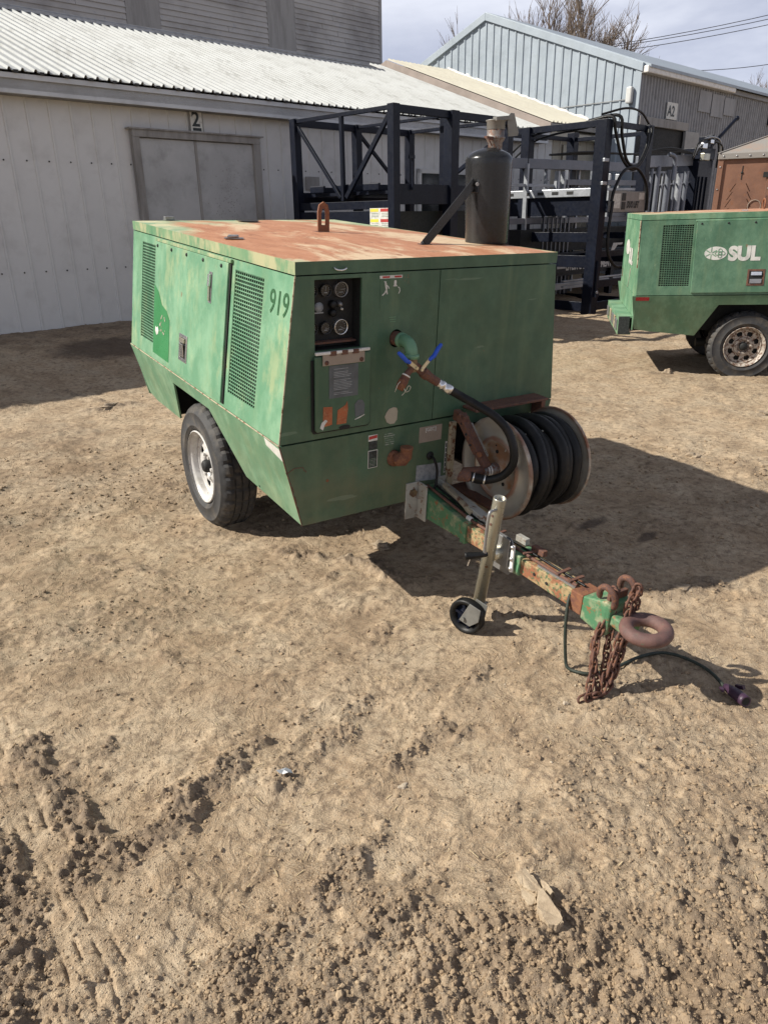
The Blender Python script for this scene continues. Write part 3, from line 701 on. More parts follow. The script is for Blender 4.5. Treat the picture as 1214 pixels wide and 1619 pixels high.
def blue_gable():
    base = (20, 9.31, .1)
    r = root('gabled_warehouse', 'warehouse with a pale blue ribbed gable and a grey corrugated side marked A2', 'warehouse', Bmat(*base)); F = Frame(r, base)
    top = lambda y: (4.72 + .374 * (y - 9.31)) if y < 13.67 else 6.35 - .374 * (y - 13.67)
    y0 = 9.33; w = .69
    for i in range(13):
        a = y0 + i * w
        # sheet on the gable: u runs along -y so that the normal is -x : U=(0,-1,0), V=(0,0,1): UxV=(-1,0,0)
        mb = ribbed(w - .003, 1, .23 - .001, .024, .07, minor=None, skew=lambda u, a=a: top(a + w - u) - .12 - .06)
        o = mb.obj('gable_panel', 'siding_blue'); move_sheet(o, F, (16.99, a + w, .12), (0, -1, 0), (0, 0, 1))
    F.put(MB().plate([(9.33, .1), (18.3, .1), (18.3, top(18.3) - .05), (13.67, 6.28), (9.33, 4.66)], [], (17.0, 0, 0), (0, -1, 0) and (0, 1, 0), (0, 0, 1), -16, 0), 'building_core', 'siding_a2')
    for (ya, yb) in ((9.25, 13.67), (13.67, 18.4)):
        F.put(MB().plate([(ya, top(ya) - .17), (yb, top(yb) - .17), (yb, top(yb) + .0), (ya, top(ya) + .0)], [], (17.02, 0, 0), (0, 1, 0), (0, 0, 1), .10), 'rake_board', 'siding_blue', bevel=.006)
    F.put(MB().plate([(9.28, .1), (9.42, .1), (9.42, 4.62), (9.28, 4.62)], [], (16.98, 0, 0), (0, 1, 0), (0, 0, 1), .03), 'corner_trim', 'siding_blue')
    # horizontal joint in the gable sheets
    F.put(MB().box((16.955, 9.45, 4.02), (16.972, 18, 4.035)), 'sheet_joint', 'steel_grey')
    # wall lamp
    l = F.put(MB().box((16.84, 9.42, 3.93), (16.96, 9.56, 4.26)), 'wall_lamp', 'lamp_grey', bevel=.03)
    # side wall facing the yard
    cp = ribbed(.84, 4.45, .14, .03, .09)
    xs = [17.0 + .84 * i for i in range(22)]
    prot = None
    for x in xs:
        hi = 4.45 if x < 21.4 else 4.36
        door = 17.2 < x + .84 and x < 19.3
        if x + .84 > 17.3 and x < 19.2: continue
        if prot is None: prot = cp.obj('side_panel', 'siding_a2'); move_sheet(prot, F, (x, 9.31, .12), (1, 0, 0), (0, 0, 1))
        else: place_sheet(prot, F, (x, 9.31, .12), (1, 0, 0), (0, 0, 1))
    hp = ribbed(.84, .90, .14, .03, .09); first = None
    for x in [q for q in xs if q + .84 > 17.3 and q < 19.2]:
        if first is None: first = hp.obj('side_panel', 'siding_a2'); move_sheet(first, F, (x, 9.31, 3.67), (1, 0, 0), (0, 0, 1))
        else: place_sheet(first, F, (x, 9.31, 3.67), (1, 0, 0), (0, 0, 1))
    F.put(MB().box((17.0, 9.22, 3.50), (19.4, 9.30, 3.68)), 'door_header', 'trim_weathered', bevel=.01)
    F.put(MB().box((19.25, 9.20, .1), (20.0, 9.27, 3.5)), 'door_jamb', 'sign_grey', bevel=.01)
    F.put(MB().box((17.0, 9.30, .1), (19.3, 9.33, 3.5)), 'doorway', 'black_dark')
    F.put(MB().box((16.95, 9.12, 4.50), (21.6, 9.30, 4.64)), 'gutter', 'white_paint', bevel=.02)
    F.put(MB().box((21.6, 9.22, 4.50), (35.4, 9.32, 4.60)), 'eave_trim', 'siding_a2')
    F.put(MB().plate([(9.1, 4.60), (13.67, 6.31), (13.67, 6.36), (9.1, 4.66)], [], (33, 0, 0), (0, 1, 0), (0, 0, 1), 16.0), 'roof', 'siding_blue')
    for (a, b, c, d) in ((19.87, 3.98, 20.55, 4.44), (20.6, 3.92, 21.3, 4.42), (21.35, 4.0, 22.0, 4.40)):
        F.put(MB().box((a, 9.262, b), (c, 9.275, d)), 'patch_sheet', 'steel_grey' if a > 30 else 'siding_a2')
    F.put(MB().box((24.4, 9.2, 3.95), (25.6, 9.28, 4.35)), 'wall_vent', 'black_dark')
    sg = F.put(MB().box((18.24, 9.245, 3.70), (18.76, 9.262, 4.05)), 'number_board', 'decal_white', bevel=.002)
    t = text_obj('A2', .30, Vector((18.27, 9.242, 3.77)), (1, 0, 0), (0, 0, 1), 'decal_black', sg, 'numeral', bold=.008)
blue_gable()

# ------------------------------------------------------------------ bare trees and wires beyond the roofs
def bare_tree(name, label, x, y, h, spread, seed, trunk=.18):
    rnd = random.Random(seed); mb = MB(); tr = MB(); n = [0]
    def grow(p, d, L_, r, lvl, mbx):
        segs = 3; pts = [p]; q = p; dd = d
        for i in range(segs):
            dd = (dd + Vector((rnd.uniform(-1, 1), rnd.uniform(-1, 1), rnd.uniform(-.4, .8))) * .13).normalized(); q = q + dd * L_ / segs; pts.append(q)
        r = r if lvl < 3 else r * .86
        mbx.tube(pts, [r, r * .85, r * .7, r * .55], 5 if lvl < 2 else 3, False)
        if lvl >= 6: return
        k = 3 if lvl < 3 else 4
        for i in range(k):
            t = rnd.uniform(.55, 1) if i else 1; s0 = pts[min(segs, int(t * segs))]
            a = rnd.uniform(0, 6.28); sp = rnd.uniform(.22, .55)
            o = dd.orthogonal().normalized(); o = Matrix.Rotation(a, 3, dd) @ o
            nd = (dd * math.cos(sp) + o * math.sin(sp) + Vector((0, 0, .12))).normalized()
            grow(s0, nd, L_ * rnd.uniform(.62, .80), r * (.66 if i else .74), lvl + 1, mb)
    r_ = root(name, label, 'tree', Matrix.Translation((x, y, 0)), 'bare winter trees beyond the roofs')
    for i in range(spread): 
        a = i * 6.28 / spread + rnd.uniform(-.3, .3); grow(Vector((math.cos(a) * .25, math.sin(a) * .25, 0)), Vector((math.cos(a) * .22, math.sin(a) * .22, 1)).normalized(), h * .30, trunk, 0, tr)
    tr.obj('trunk', 'bark', r_); mb.obj('crown', 'bark', r_)
bare_tree('bare_tree', 'wide leafless tree top showing over the middle of the blue gable roof', 9.9, 45, 14.2, 4, 5)
bare_tree('bare_tree', 'smaller leafless tree left of the wide one behind the blue gable peak', 7.6, 47, 13.6, 2, 9, .13)
bare_tree('bare_tree', 'leafless tree at the right edge above the grey corrugated building', 22.3, 46, 9.8, 3, 14, .13)
for (a, b, c, lab) in (((12.1, 45, 9.89), (20.35, 45, 11.15), 0, 'uppermost overhead wire at the top right of the sky'), ((12.1, 45, 9.80), (20.4, 45, 10.97), 0, 'second overhead wire just below the uppermost one'), ((12.4, 45, 9.60), (20.43, 45, 10.72), 0, 'third overhead wire meeting the tree crown'), ((16.1, 45, 8.68), (20.76, 45, 8.92), 0, 'lowest overhead wire just above the grey building roof')):
    a = Vector(a); b = Vector(b); d = (b - a); p = [a + d * t + Vector((0, 0, -.5 * (t * (1 - t)) * .6)) for t in [i / 12 * 2.2 - .02 for i in range(13)]]
    o = MB().tube(p, .017, 5).obj('overhead_wire', 'wire'); tag(o, lab, 'overhead wire', 'overhead wires')

# ------------------------------------------------------------------ the two towable compressors
def rot3(yaw, tp, tr): return (Matrix.Rotation(yaw, 3, 'Z') @ Matrix.Rotation(tp, 3, 'X') @ Matrix.Rotation(tr, 3, 'Y'))
LW, LL, LH, SH, SW, BW, BH, LT = .6824, 2.1265, 1.5006, .780, .7688, .6697, .393, .0545
def sidex(z): return LW + (SW - LW) * (LH - LT - z) / (LH - LT - SH)
TH = .012
def near_plane(sgn=1):
    """origin, U (along y), V (per metre of z) so that U x V points outwards, for the upper side panels"""
    dz = LH - LT - SH; k = (LW - SW) / dz
    O = Vector((sgn * (SW - k * SH), 0, 0)); V = Vector((sgn * k, 0, 1))
    return (O, Vector((0, 1, 0)), V) if sgn > 0 else (O, Vector((0, -1, 0)), V)
def skirt_plane(sgn=1):
    k = (SW - BW) / (SH - BH); O = Vector((sgn * (SW - k * SH), 0, 0)); V = Vector((sgn * k, 0, 1))
    return (O, Vector((0, 1, 0)), V) if sgn > 0 else (O, Vector((0, -1, 0)), V)

def tyre_parts(r, c, sx, R, rimmat, width=.215, label=None):
    """wheel at local centre c, outer face towards sx*x"""
    A = Vector((sx, 0, 0)); w = width; NS = 120
    w_ = R / .355; ri = .205 * w_ 
    prof = [(ri, -.02), (ri + .012, -.006), (ri + .02, -.0), (ri + .030, .003), (ri + .032, .0055), (ri + .036, .0055), (ri + .038, .0035), (ri + .075, .0045), (ri + .10, .0005), (ri + .102, .002), (ri + .106, .0015), (ri + .108, -.001), (R - .028, -.010), (R - .012, -.022), (R - .004, -.034),
            (R, -.042), (R, -.062), (R - .009, -.064), (R - .009, -.070), (R + .001, -.072), (R + .001, -.100), (R - .009, -.102), (R - .009, -.110), (R + .001, -.112),
            (R + .001, -.140), (R - .009, -.142), (R - .009, -.148), (R, -.150), (R, -.172), (R - .006, -.182), (R - .014, -.192), (R - .04, -.208), (ri + .06, -.215), (ri + .01, -.205), (ri, -.19)]
    blocks = set(range(13, 17)) | set(range(26, 30)); mid = {19, 20, 23, 24}
    def rm(i, k):
        if i in blocks: return -.010 if k % 4 == 0 else 0
        if i in mid: return -.008 if (k + 1) % 5 == 0 else 0
        return 0
    mb = MB().lathe(prof, c, A, NS, True, rm)
    # raised ring lines on the sidewall
    mb.sm = [not (13 <= q // NS <= 30) for q in range(len(mb.sm))]
    ty = mb.obj('wheel', 'tyre')

    rim = MB().lathe([(ri - .002, .0), (ri + .004, -.004), (ri + .002, -.012), (ri - .012, -.016), (ri - .020, -.03), (ri - .022, -.06), (ri - .028, -.09), (ri - .03, -.17)], c, A, 40)
    rim = rim.obj('rim', rimmat, ty)
    # pressed disc with eight windows
    O = Vector(c) - A * .062; U = Vector((0, sx, 0)); V = Vector((0, 0, 1)); holes = []
    for k in range(8):
        a = 2 * math.pi * (k + .5) / 8; h = []
        for (rr, da) in ((.108, -.16), (.112, 0.0), (.108, .16), (.132, .215), (.150, .17), (.156, 0), (.150, -.17), (.132, -.215)):
            h.append((rr * w_ * math.cos(a + da), rr * w_ * math.sin(a + da)))
        holes.append(h)
    d = MB().plate(circ(0, 0, ri - .018, 40), holes, O, U, V, .006)
    d.lathe([(.098 * w_, .0), (.092 * w_, .014), (.075 * w_, .018), (.06 * w_, .012), (.055 * w_, .002)], O, A, 32)
    d.lathe([(.164 * w_, .0), (.170 * w_, .012), (.178 * w_, .010), (ri - .018, -.004)], O, A, 40)
    for k in range(6):
        a = 2 * math.pi * k / 6; d.disc(O + A * .012 + U * .070 * w_ * math.cos(a) + V * .070 * w_ * math.sin(a), A, .0105, .016, 6)
    d.obj('wheel_disc', rimmat, ty, .0015)
    MB().lathe([(.038, -.01), (.038, .028), (.032, .040), (.028, .044), (0.0001, .046)], O, A, 20).obj('hub_cap', 'black_dark', ty)
    MB().lathe([(.0001, -.02), (.19, -.02), (.19, -.08), (.0001, -.08)], Vector(c) - A * .06, A, 24).obj('brake_drum', 'black_dark', ty)
    return ty

def grille(parent, plane, y0, y1, z0, z1, mp, name='grille'):
    O, U, V = plane; N = U.cross(V).normalized(); g = MB(); nu = int(round((y1 - y0) / .0215)); nv = int(round((z1 - z0) / .0158)); s = 1 if U.y > 0 else -1
    def P(y, z, off): return O + Vector((0, y, 0)) + V * z + N * off
    for i in range(nu + 1):
        y = y0 + (y1 - y0) * i / nu; g.beam(P(y, z0, -.004), P(y, z1, -.004), .0034, .003, N)
    for j in range(nv + 1):
        z = z0 + (z1 - z0) * j / nv; g.beam(P(y0, z, -.0045), P(y1, z, -.0045), .0048, .0032, N)
    o = g.obj(name, mp, parent); tag(o, kind='stuff')
    b = MB(); b.plate([(y0 * s - .02 * s, z0 - .02), (y1 * s + .02 * s, z0 - .02), (y1 * s + .02 * s, z1 + .02), (y0 * s - .02 * s, z1 + .02)] if s > 0 else [(-y1 - .02, z0 - .02), (-y0 + .02, z0 - .02), (-y0 + .02, z1 + .02), (-y1 - .02, z1 + .02)], [], O, U, V, .01, -.06)
    b.obj('grille_dark_backing', 'black_dark', o)  # added black sheet so the space behind the grille stays dark
    return o

def body(r, near_mat, front_mat, skirt_mat, opening, lidm, lids):
    """shell shared by both machines; near side is +x, front is +y"""
    SY0, SY1 = -.006, -LL + .006
    # lid
    lid = MB(); zt = LH; ze = LH - .004
    corners = [(LW, 0), (-LW, 0), (-LW, -LL), (LW, -LL)]
    lid.add([(x, y, ze) for x, y in corners] + [(0, -.72, zt + .012), (0, -1.45, zt + .012)],
            [(1, 0, 4), (0, 3, 5, 4), (3, 2, 5), (2, 1, 4, 5)])
    lt = lid.obj('lid_top', lidm, r)
    fl = MB(); e = .0045
    for ei, (a, b) in enumerate((((LW, 0), (-LW, 0)), ((-LW, 0), (-LW, -LL)), ((-LW, -LL), (LW, -LL)), ((LW, -LL), (LW, 0)))):
        n = Vector((-(b[1] - a[1]), b[0] - a[0], 0)).normalized() * -1
        def o_(p, q): return (p[0] + n.x * q, p[1] + n.y * q)
        vs = [(*a, ze + .0005), (*b, ze + .0005), (*b, LH - LT + .003), (*a, LH - LT + .003)]
        vi = [(x - n.x * -.003, y - n.y * -.003, z) for x, y, z in vs]
        fl.add(vs, [(0, 1, 2, 3), ])
        if ei == 0: fl.obj('lid_flange', 'green_front_shaded', lt); fl = MB()
    fl.obj('lid_flange', lids, lt)
    # near and far upper sides
    GR = [(-1.93, -1.66, .865, 1.400), (-.565, -.268, .862, 1.404)]
    for sgn in (1, -1):
        pl = near_plane(sgn); O, U, V = pl; f = 1 if sgn > 0 else -1
        outer = rect(SY1, SH + .004, SY0, LH - LT - .002) if f > 0 else rect(-SY0, SH + .004, -SY1, LH - LT - .002)
        holes = [rect(a, c, b, d) if f > 0 else rect(-b, c, -a, d) for a, b, c, d in GR]
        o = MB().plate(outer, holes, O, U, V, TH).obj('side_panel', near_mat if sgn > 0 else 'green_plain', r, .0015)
        for (a, b, c, d) in GR: grille(r, pl, a, b, c, d, near_mat if sgn > 0 else 'green_plain')
        # side door, standing proud
        y0, y1 = -1.640, -.612
        ou = rect(y0, .803, y1, 1.425) if f > 0 else rect(-y1, .803, -y0, 1.425)
        dr = MB().plate(ou, [], O, U, V, .014, .016).obj('side_door', near_mat if sgn > 0 else 'green_plain', r, .003)
        N = U.cross(V).normalized()
        def P(y, z, off, V=V, O=O, N=N): return O + Vector((0, y, 0)) + V * z + N * off
        MB().beam(P(y0 - .01, 1.434, .008), P(y1 + .02, 1.434, .008), .016, .012, N).obj('door_hinge', lids, dr, .002)
        MB().beam(P(y1 + .006, .80, .004), P(y1 + .006, 1.428, .004), .010, .006, N).obj('door_gap_shade', 'black_dark', dr)  # black strip painted in as the shadow of the door gap
        if sgn > 0:
            for k in range(5):
                MB().lathe([(.009, 0), (.009, .003), (.005, .006), (.0001, .006)], P(-1.60 + .228 * k, 1.405, .016), N, 10).obj('rivet', 'black_dark', dr)
    # skirts with wheel openings
    for sgn in (1, -1):
        O, U, V = skirt_plane(sgn); f = 1 if sgn > 0 else -1
        poly = [(-LL - .03, SH - .003), (-LL + .02, .46), (-LL + .14, BH + .045)] + opening + [(-.004, BH), (-.004, SH - .003)]
        if f < 0: poly = [(-a, b) for a, b in poly][::-1]
        MB().plate(poly, [], O, U, V, TH).obj('side_skirt', skirt_mat if sgn > 0 else 'green_plain', r, .0015)
    # rear
    Or = Vector((0, -LL, 0)); U = Vector((1, 0, 0)) ; V = Vector((0, 0, 1))
    # normal must be -y : U x V = (1,0,0)x(0,0,1) = (0,-1,0)
    MB().plate([(-SW + .004, SH + .003), (SW - .004, SH + .003), (LW - .002, LH - LT - .002), (-LW + .002, LH - LT - .002)], [], Or, U, V, TH).obj('rear_panel', 'green' if near_mat == 'green_second' else 'green_plain', r, .0015)
    MB().plate([(-BW - .02, .45), (BW + .02, .45), (SW - .004, SH - .002), (-SW + .004, SH - .002)], [], Or, U, V, TH).obj('rear_skirt', 'green', r, .0015)
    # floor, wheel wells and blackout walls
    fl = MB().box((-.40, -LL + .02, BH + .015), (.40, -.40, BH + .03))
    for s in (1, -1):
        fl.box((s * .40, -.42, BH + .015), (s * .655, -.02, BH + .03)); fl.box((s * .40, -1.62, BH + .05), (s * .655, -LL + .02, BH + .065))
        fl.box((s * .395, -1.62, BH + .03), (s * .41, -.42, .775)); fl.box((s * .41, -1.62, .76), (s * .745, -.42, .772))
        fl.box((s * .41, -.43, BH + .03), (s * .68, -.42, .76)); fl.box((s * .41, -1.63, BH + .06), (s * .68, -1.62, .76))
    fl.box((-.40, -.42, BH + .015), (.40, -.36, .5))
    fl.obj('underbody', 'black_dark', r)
    MB().tube([(-.55, -1.15, .30), (.55, -1.15, .30)], .032, 10).obj('axle', 'black_dark', r)

def build_main():
    M = rot3(3.710987, -.071577, -.008033).to_4x4(); M.translation = Vector((.187221, 3.351041, 0))
    r = root('portable_compressor', 'green towable compressor with rusty lid, hose reel and black muffler in mid yard', 'air compressor', M, 'green towable compressors')
    Mi = M.inverted(); toL = lambda p: Mi @ Vector(p)
    body(r, 'green_faded', 'green_front_shaded', 'green', [(-1.545, BH + .05), (-1.405, .700), (-.86, .700), (-.592, .415)], 'lid_rust', 'lid_side')
    # ---------------- front upper panels
    O = Vector((0, 0, 0)); U = Vector((-1, 0, 0)); V = Vector((0, 0, 1))   # u = -x, normal +y
    xs = lambda z: sidex(z)
    zt = LH - LT - .002; zb = SH + .003
    g_open = rect(-.601, 1.153, -.387, 1.429); p_hole = circ(-.212, 1.173, .034, 20, .038)
    MB().plate([(-xs(zb) + .003, zb), (.004, zb), (.001, zt), (-LW + .002, zt)], [g_open, p_hole], O, U, V, TH).obj('front_panel', 'green_front_shaded', r, .0015)
    MB().plate([(.008, zb), (xs(zb) - .003, zb), (LW - .002, zt), (.005, zt)], [], O, U, V, TH).obj('front_panel', 'green_front_shaded', r, .0015)
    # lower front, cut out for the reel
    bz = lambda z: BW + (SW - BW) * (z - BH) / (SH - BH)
    MB().plate([(-BW, BH), (.118, BH), (.118, .742), (.62, .742), (.62, BH + .02), (BW, BH + .02), (SW - .003, SH - .004), (-SW + .003, SH - .004)], [circ(-.200, .628, .034, 20, .040), circ(.005, .604, .016, 14)], O, U, V, TH).obj('lower_front_panel', 'green_front_shaded', r, .0015)
    # reel bay
    bay = MB().box((-.135, -.36, .40), (-.125, -.013, .745)).box((-.64, -.36, .40), (-.63, -.013, .745)).box((-.63, -.36, .40), (-.135, -.35, .745)).box((-.63, -.35, .735), (-.135, -.013, .745))
    bay.obj('reel_bay', 'black_dark', r)
    fr = MB().box((-.105, .003, .415), (-.137, .022, .758)); fr.obj('bay_trim', 'cream_metal', r, .002)
    MB().box((-.105, .003, .388), (-.33, .055, .414)).obj('bay_sill', 'grey_white', r, .002)
    hood = MB(); hood.plate([(0, 0), (.46, 0), (.46, .012), (0, .012)], [], (-.182, .10, .815), (-1, 0, 0), (0, 0, 1), .10)
    hood.obj('reel_hood', 'rust_dark', r, .002)
    MB().box((-.63, .001, .742), (-.18, .03, .812)).obj('reel_hood_back', 'green_front_shaded', r, .002)
    MB().box((-.625, .03, .69), (-.60, .10, .815)).obj('hood_bracket', 'rust_dark', r, .002)
    MB().plate(rect(.20, .685, .575, .765), [], (0, .062, 0), (-1, 0, 0), Vector((0, .35, 1)), .006).obj('hose_guide_plate', 'grey_white', r, .002)
    # ---------------- gauge niche
    ni = MB().box((.601, -.12, 1.153), (.606, -.012, 1.429)).box((.382, -.12, 1.153), (.387, -.012, 1.429)).box((.387, -.12, 1.148), (.601, -.012, 1.153)).box((.387, -.12, 1.429), (.601, -.012, 1.434))
    ni.obj('gauge_niche', 'black_dark', r)
    gp = MB().box((.388, -.075, 1.154), (.600, -.07, 1.428)).obj('gauge_panel', 'black_dark', r)
    MB().box((.392, -.066, 1.172), (.600, -.03, 1.180)).obj('niche_ledge', 'rust_dark', gp, .001)
    for (x, z, rr, rim, ang) in ((.583, 1.378, .024, 'gauge_face', .8), (.520, 1.378, .025, 'gauge_face', 1.5), (.450, 1.379, .031, 'steel_grey', 0), (.585, 1.232, .027, 'gauge_face', -.2), (.520, 1.230, .025, 'gauge_face', -.3), (.450, 1.230, .032, 'chrome', -.5)):
        g = MB().lathe([(rr * .86, .014), (rr * .92, .02), (rr, .018), (rr, 0)], (x, -.07, z), (0, 1, 0), 28).obj('gauge', rim, gp)
        mb = MB().disc((x, -.07, z), (0, 1, 0), rr * .86, .010, 24)
        f = MB(); f.disc((x, -.07, z), (0, 1, 0), rr * .87, .011, 24); f.obj('gauge_dial', 'gauge_face', gp)
        t = MB()
        for k in range(11):
            a = R_(-50 + 28 * k); ca, sa = -math.cos(a), math.sin(a)
            t.beam((x + ca * rr * .62, -.0585, z + sa * rr * .62), (x + ca * rr * .78, -.0585, z + sa * rr * .78), .0012, .0006, (0, 1, 0))
        t.beam((x - math.cos(ang) * -rr * .1, -.058, z - math.sin(ang) * rr * .1), (x + -math.cos(ang) * rr * .62, -.058, z + math.sin(ang) * rr * .62), .0018, .0008, (0, 1, 0))
        t.beam((x - rr * .3, -.058, z - rr * .35), (x + rr * .3, -.058, z - rr * .35), .0035, .0006, (0, 1, 0))
        tag(t.obj('gauge_markings', 'decal_silver', gp), kind='stuff')
    MB().lathe([(.020, 0), (.020, .003), (.0001, .003)], (.545, -.07, 1.312), (0, 1, 0), 20).obj('ignition_plate', 'decal_silver', gp)
    MB().box((.565, -.069, 1.288), (.525, -.067, 1.293)).obj('plate_strip', 'decal_silver', gp)
    for z in (1.322, 1.288): MB().lathe([(.016, 0), (.016, .02), (.012, .026), (.0001, .026)], (.487, -.07, z), (0, 1, 0), 16).obj('push_button', 'rubber_hose', gp)
    MB().lathe([(.010, 0), (.012, .01), (.007, .026), (.0001, .028)], (.455, -.07, 1.322), (0, 1, 0), 12).obj('toggle_switch', 'steel_grey', gp)
    MB().lathe([(.004, 0), (.004, .008), (.0001, .008)], (.598, -.07, 1.325), (0, 1, 0), 8).obj('indicator_lamp', 'steel_grey', gp)
    MB().lathe([(.005, 0), (.005, .01), (.0001, .01)], (.441, -.07, 1.300), (0, 1, 0), 8).obj('indicator_lamp', 'decal_white', gp)
    # ---------------- gauge cover hanging below
    d = MB().plate([(-.612, .83), (-.604, .818), (-.356, .818), (-.346, .83), (-.350, 1.135), (-.612, 1.135)], [], (0, .022, 0), U, V, .012).obj('gauge_cover', 'green_front_shaded', r, .004)
    sh = MB().plate([(-.622, .822), (-.612, .808), (-.346, .808), (-.336, .822), (-.340, 1.12), (-.622, 1.12)], [], (0, .006, 0), U, V, .004).obj('cover_seal', 'black_dark', d, .002)
    MB().beam((.615, .030, 1.150), (.362, .030, 1.150), .012, .012).obj('hinge_pin', 'white_paint', d, .003)
    hp = MB().box((.580, .024, 1.098), (.384, .029, 1.144)).obj('hinge_plate', 'decal_tan', d, .001)
    for x in (.563, .400): MB().lathe([(.009, 0), (.009, .003), (.0001, .005)], (x, .029, 1.110), (0, 1, 0), 10).obj('hinge_bolt', 'rust_dark', d)
    for x in (.535, .482, .430): MB().box((x - .014, .030, 1.138), (x + .014, .0365, 1.156)).obj('hinge_knuckle', 'rust_dark', d, .001)
    dc = MB().box((.549, .0222, .958), (.411, .0236, 1.094)).obj('instruction_decal', 'decal_grey', d)
    t = MB()
    for k in range(17):
        z = 1.078 - .0066 * k; w = random.uniform(.6, 1) * .094
        if k in (1, 6, 14): continue
        t.box((.527, .0238, z), (.527 - w, .0242, z + .0022))
    tag(t.obj('printed_lines', 'decal_silver', d), kind='stuff')
    MB().plate([(-.578, .840), (-.535, .845), (-.533, .922), (-.576, .926)], [], (0, .0236, 0), U, V, .001).obj('rust_patch', 'patch_rust', d)
    MB().plate([(-.512, .842), (-.466, .842), (-.458, .905), (-.462, .938), (-.470, .922), (-.508, .904)], [], (0, .0236, 0), U, V, .001).obj('rust_patch', 'patch_rust', d)
    MB().plate([(-.422, .862), (-.378, .870), (-.376, .915), (-.388, .934), (-.410, .936), (-.426, .918)], [], (0, .0236, 0), U, V, .001).obj('torn_decal', 'decal_grey', d)
    MB().plate([(-.592, .838), (-.578, .826), (-.570, .850), (-.556, .864), (-.566, .872), (-.584, .860)], [], (0, .0242, 0), U, V, .001).obj('paper_scrap', 'decal_white', d)
    MB().plate([(-.425, .850), (-.40, .856), (-.376, .866), (-.376, .869), (-.402, .861), (-.424, .854)], [], (0, .0242, 0), U, V, .001).obj('paper_scrap', 'decal_white', d)
    MB().plate(circ(-.474, .826, .028, 14, .009), [], (0, .0242, 0), U, V, .001).obj('finger_slot', 'black_dark', d)
    # handle on the lid flange
    MB().tube(smoothp([(.515, .002, 1.472), (.512, .014, 1.466), (.49, .020, 1.463), (.468, .014, 1.468), (.465, .002, 1.472)], 4), .0038, 6).obj('lid_handle', 'chrome', r)
    # ---------------- stickers and decals of the front
    w = MB().plate(rect(-.303, 1.420, -.193, 1.432), [], (0, .0015, 0), U, V, .001).obj('warning_strip', 'decal_white', r)
    for x in (.290, .232): MB().plate(rect(-x, 1.4225, -x + .034, 1.4295), [], (0, .0022, 0), U, V, .0005).obj('warning_word', 'decal_red', w)
    MB().plate(rect(-.300, 1.295, -.195, 1.4185), [], (0, .0012, 0), U, V, .001).obj('worn_decal', 'green_front_shaded', r)
    pic = MB(); B = lambda a, b, wd=.006: pic.beam((a[0], .0022, a[1]), (b[0], .0022, b[1]), wd, .0006, (0, 1, 0))
    B((.279, 1.404), (.272, 1.404), .010); B((.275, 1.399), (.270, 1.378), .008); B((.270, 1.378), (.276, 1.365)); B((.276, 1.365), (.290, 1.354), .005); B((.270, 1.378), (.266, 1.358), .005)
    B((.275, 1.398), (.262, 1.388), .004); B((.262, 1.388), (.258, 1.380), .004); B((.270, 1.398), (.282, 1.410), .004)
    B((.234, 1.400), (.222, 1.400), .016); B((.237, 1.390), (.219, 1.390), .005); B((.228, 1.408), (.228, 1.412), .010)
    B((.214, 1.385), (.206, 1.380), .003); B((.206, 1.380), (.204, 1.368), .003); B((.204, 1.368), (.210, 1.358), .003)
    pic.obj('pictogram', 'decal_white', w)
    for k in range(3): MB().plate(rect(-.252 + .003 * k, 1.262 - .009 * k, -.218, 1.2645 - .009 * k), [], (0, .0018, 0), U, V, .0005).obj('decal_line', 'pipe_green', r)
    MB().plate([(-.262, .840), (-.232, .868), (-.212, .871), (-.196, .866), (-.190, .850), (-.192, .812), (-.206, .795), (-.228, .795), (-.246, .806)][::-1] and [(-.258, .832), (-.246, .806), (-.228, .795), (-.206, .795), (-.192, .812), (-.190, .850), (-.196, .866), (-.212, .871), (-.236, .866), (-.250, .850)], [], (0, .003, 0), U, V, .002).obj('blank_plate', 'decal_beige', r)
    s = MB().plate(rect(-.339, .730, -.292, .758), [], (0, .0018, 0), U, V, .001).obj('warning_sticker', 'decal_white', r)
    MB().plate([(-.337, .738), (-.294, .742), (-.294, .756), (-.337, .752)], [], (0, .0026, 0), U, V, .0006).obj('sticker_band', 'decal_red', s)
    s = MB().plate(rect(-.335, .690, -.292, .728), [], (0, .0016, 0), U, V, .001).obj('sticker', 'decal_black', r)
    s = MB().plate(rect(-.339, .602, -.289, .686), [], (0, .0016, 0), U, V, .001).obj('sticker', 'decal_white', r)
    MB().plate(rect(-.336, .605, -.292, .683), [], (0, .0024, 0), U, V, .0006).obj('sticker_print', 'decal_black', s)
    for k in range(6): MB().plate(rect(-.332, .612 + .0065 * k, -.297, .6145 + .0065 * k), [], (0, .003, 0), U, V, .0004).obj('print_line', 'decal_worn', s)
    s = MB().plate(rect(-.262, .690, -.190, .757), [], (0, .0012, 0), U, V, .001).obj('worn_decal', 'green_front_shaded', r)
    for k in range(6):
        MB().plate(rect(-.258 + random.uniform(0, .01), .748 - .010 * k, -.198 - random.uniform(0, .012), .7525 - .010 * k), [], (0, .0020, 0), U, V, .0005).obj('print_line', 'decal_worn', s)
    s = MB().plate(rect(-.063, .676, .066, .752), [], (0, .0015, 0), U, V, .001).obj('paper_tag', 'decal_tan', r)
    text_obj('[GEC]', .024, (.030, .0024, .728), (-1, 0, 0), (0, 0, 1), 'decal_white', s, 'lettering')
    s = MB().plate([(-.07, .487), (.078, .470), (.076, .556), (-.068, .566)], [], (0, .0015, 0), U, V, .001).obj('data_plate', 'decal_silver', r)
    s = MB().plate(rect(.094, .500, .104, .660), [], (0, .0018, 0), U, V, .001).obj('vertical_sticker', 'decal_white', r)
    for k in range(6): MB().plate(rect(.096, .506 + .025 * k, .102, .526 + .025 * k), [], (0, .0026, 0), U, V, .0005).obj('print_mark', 'decal_black', s)
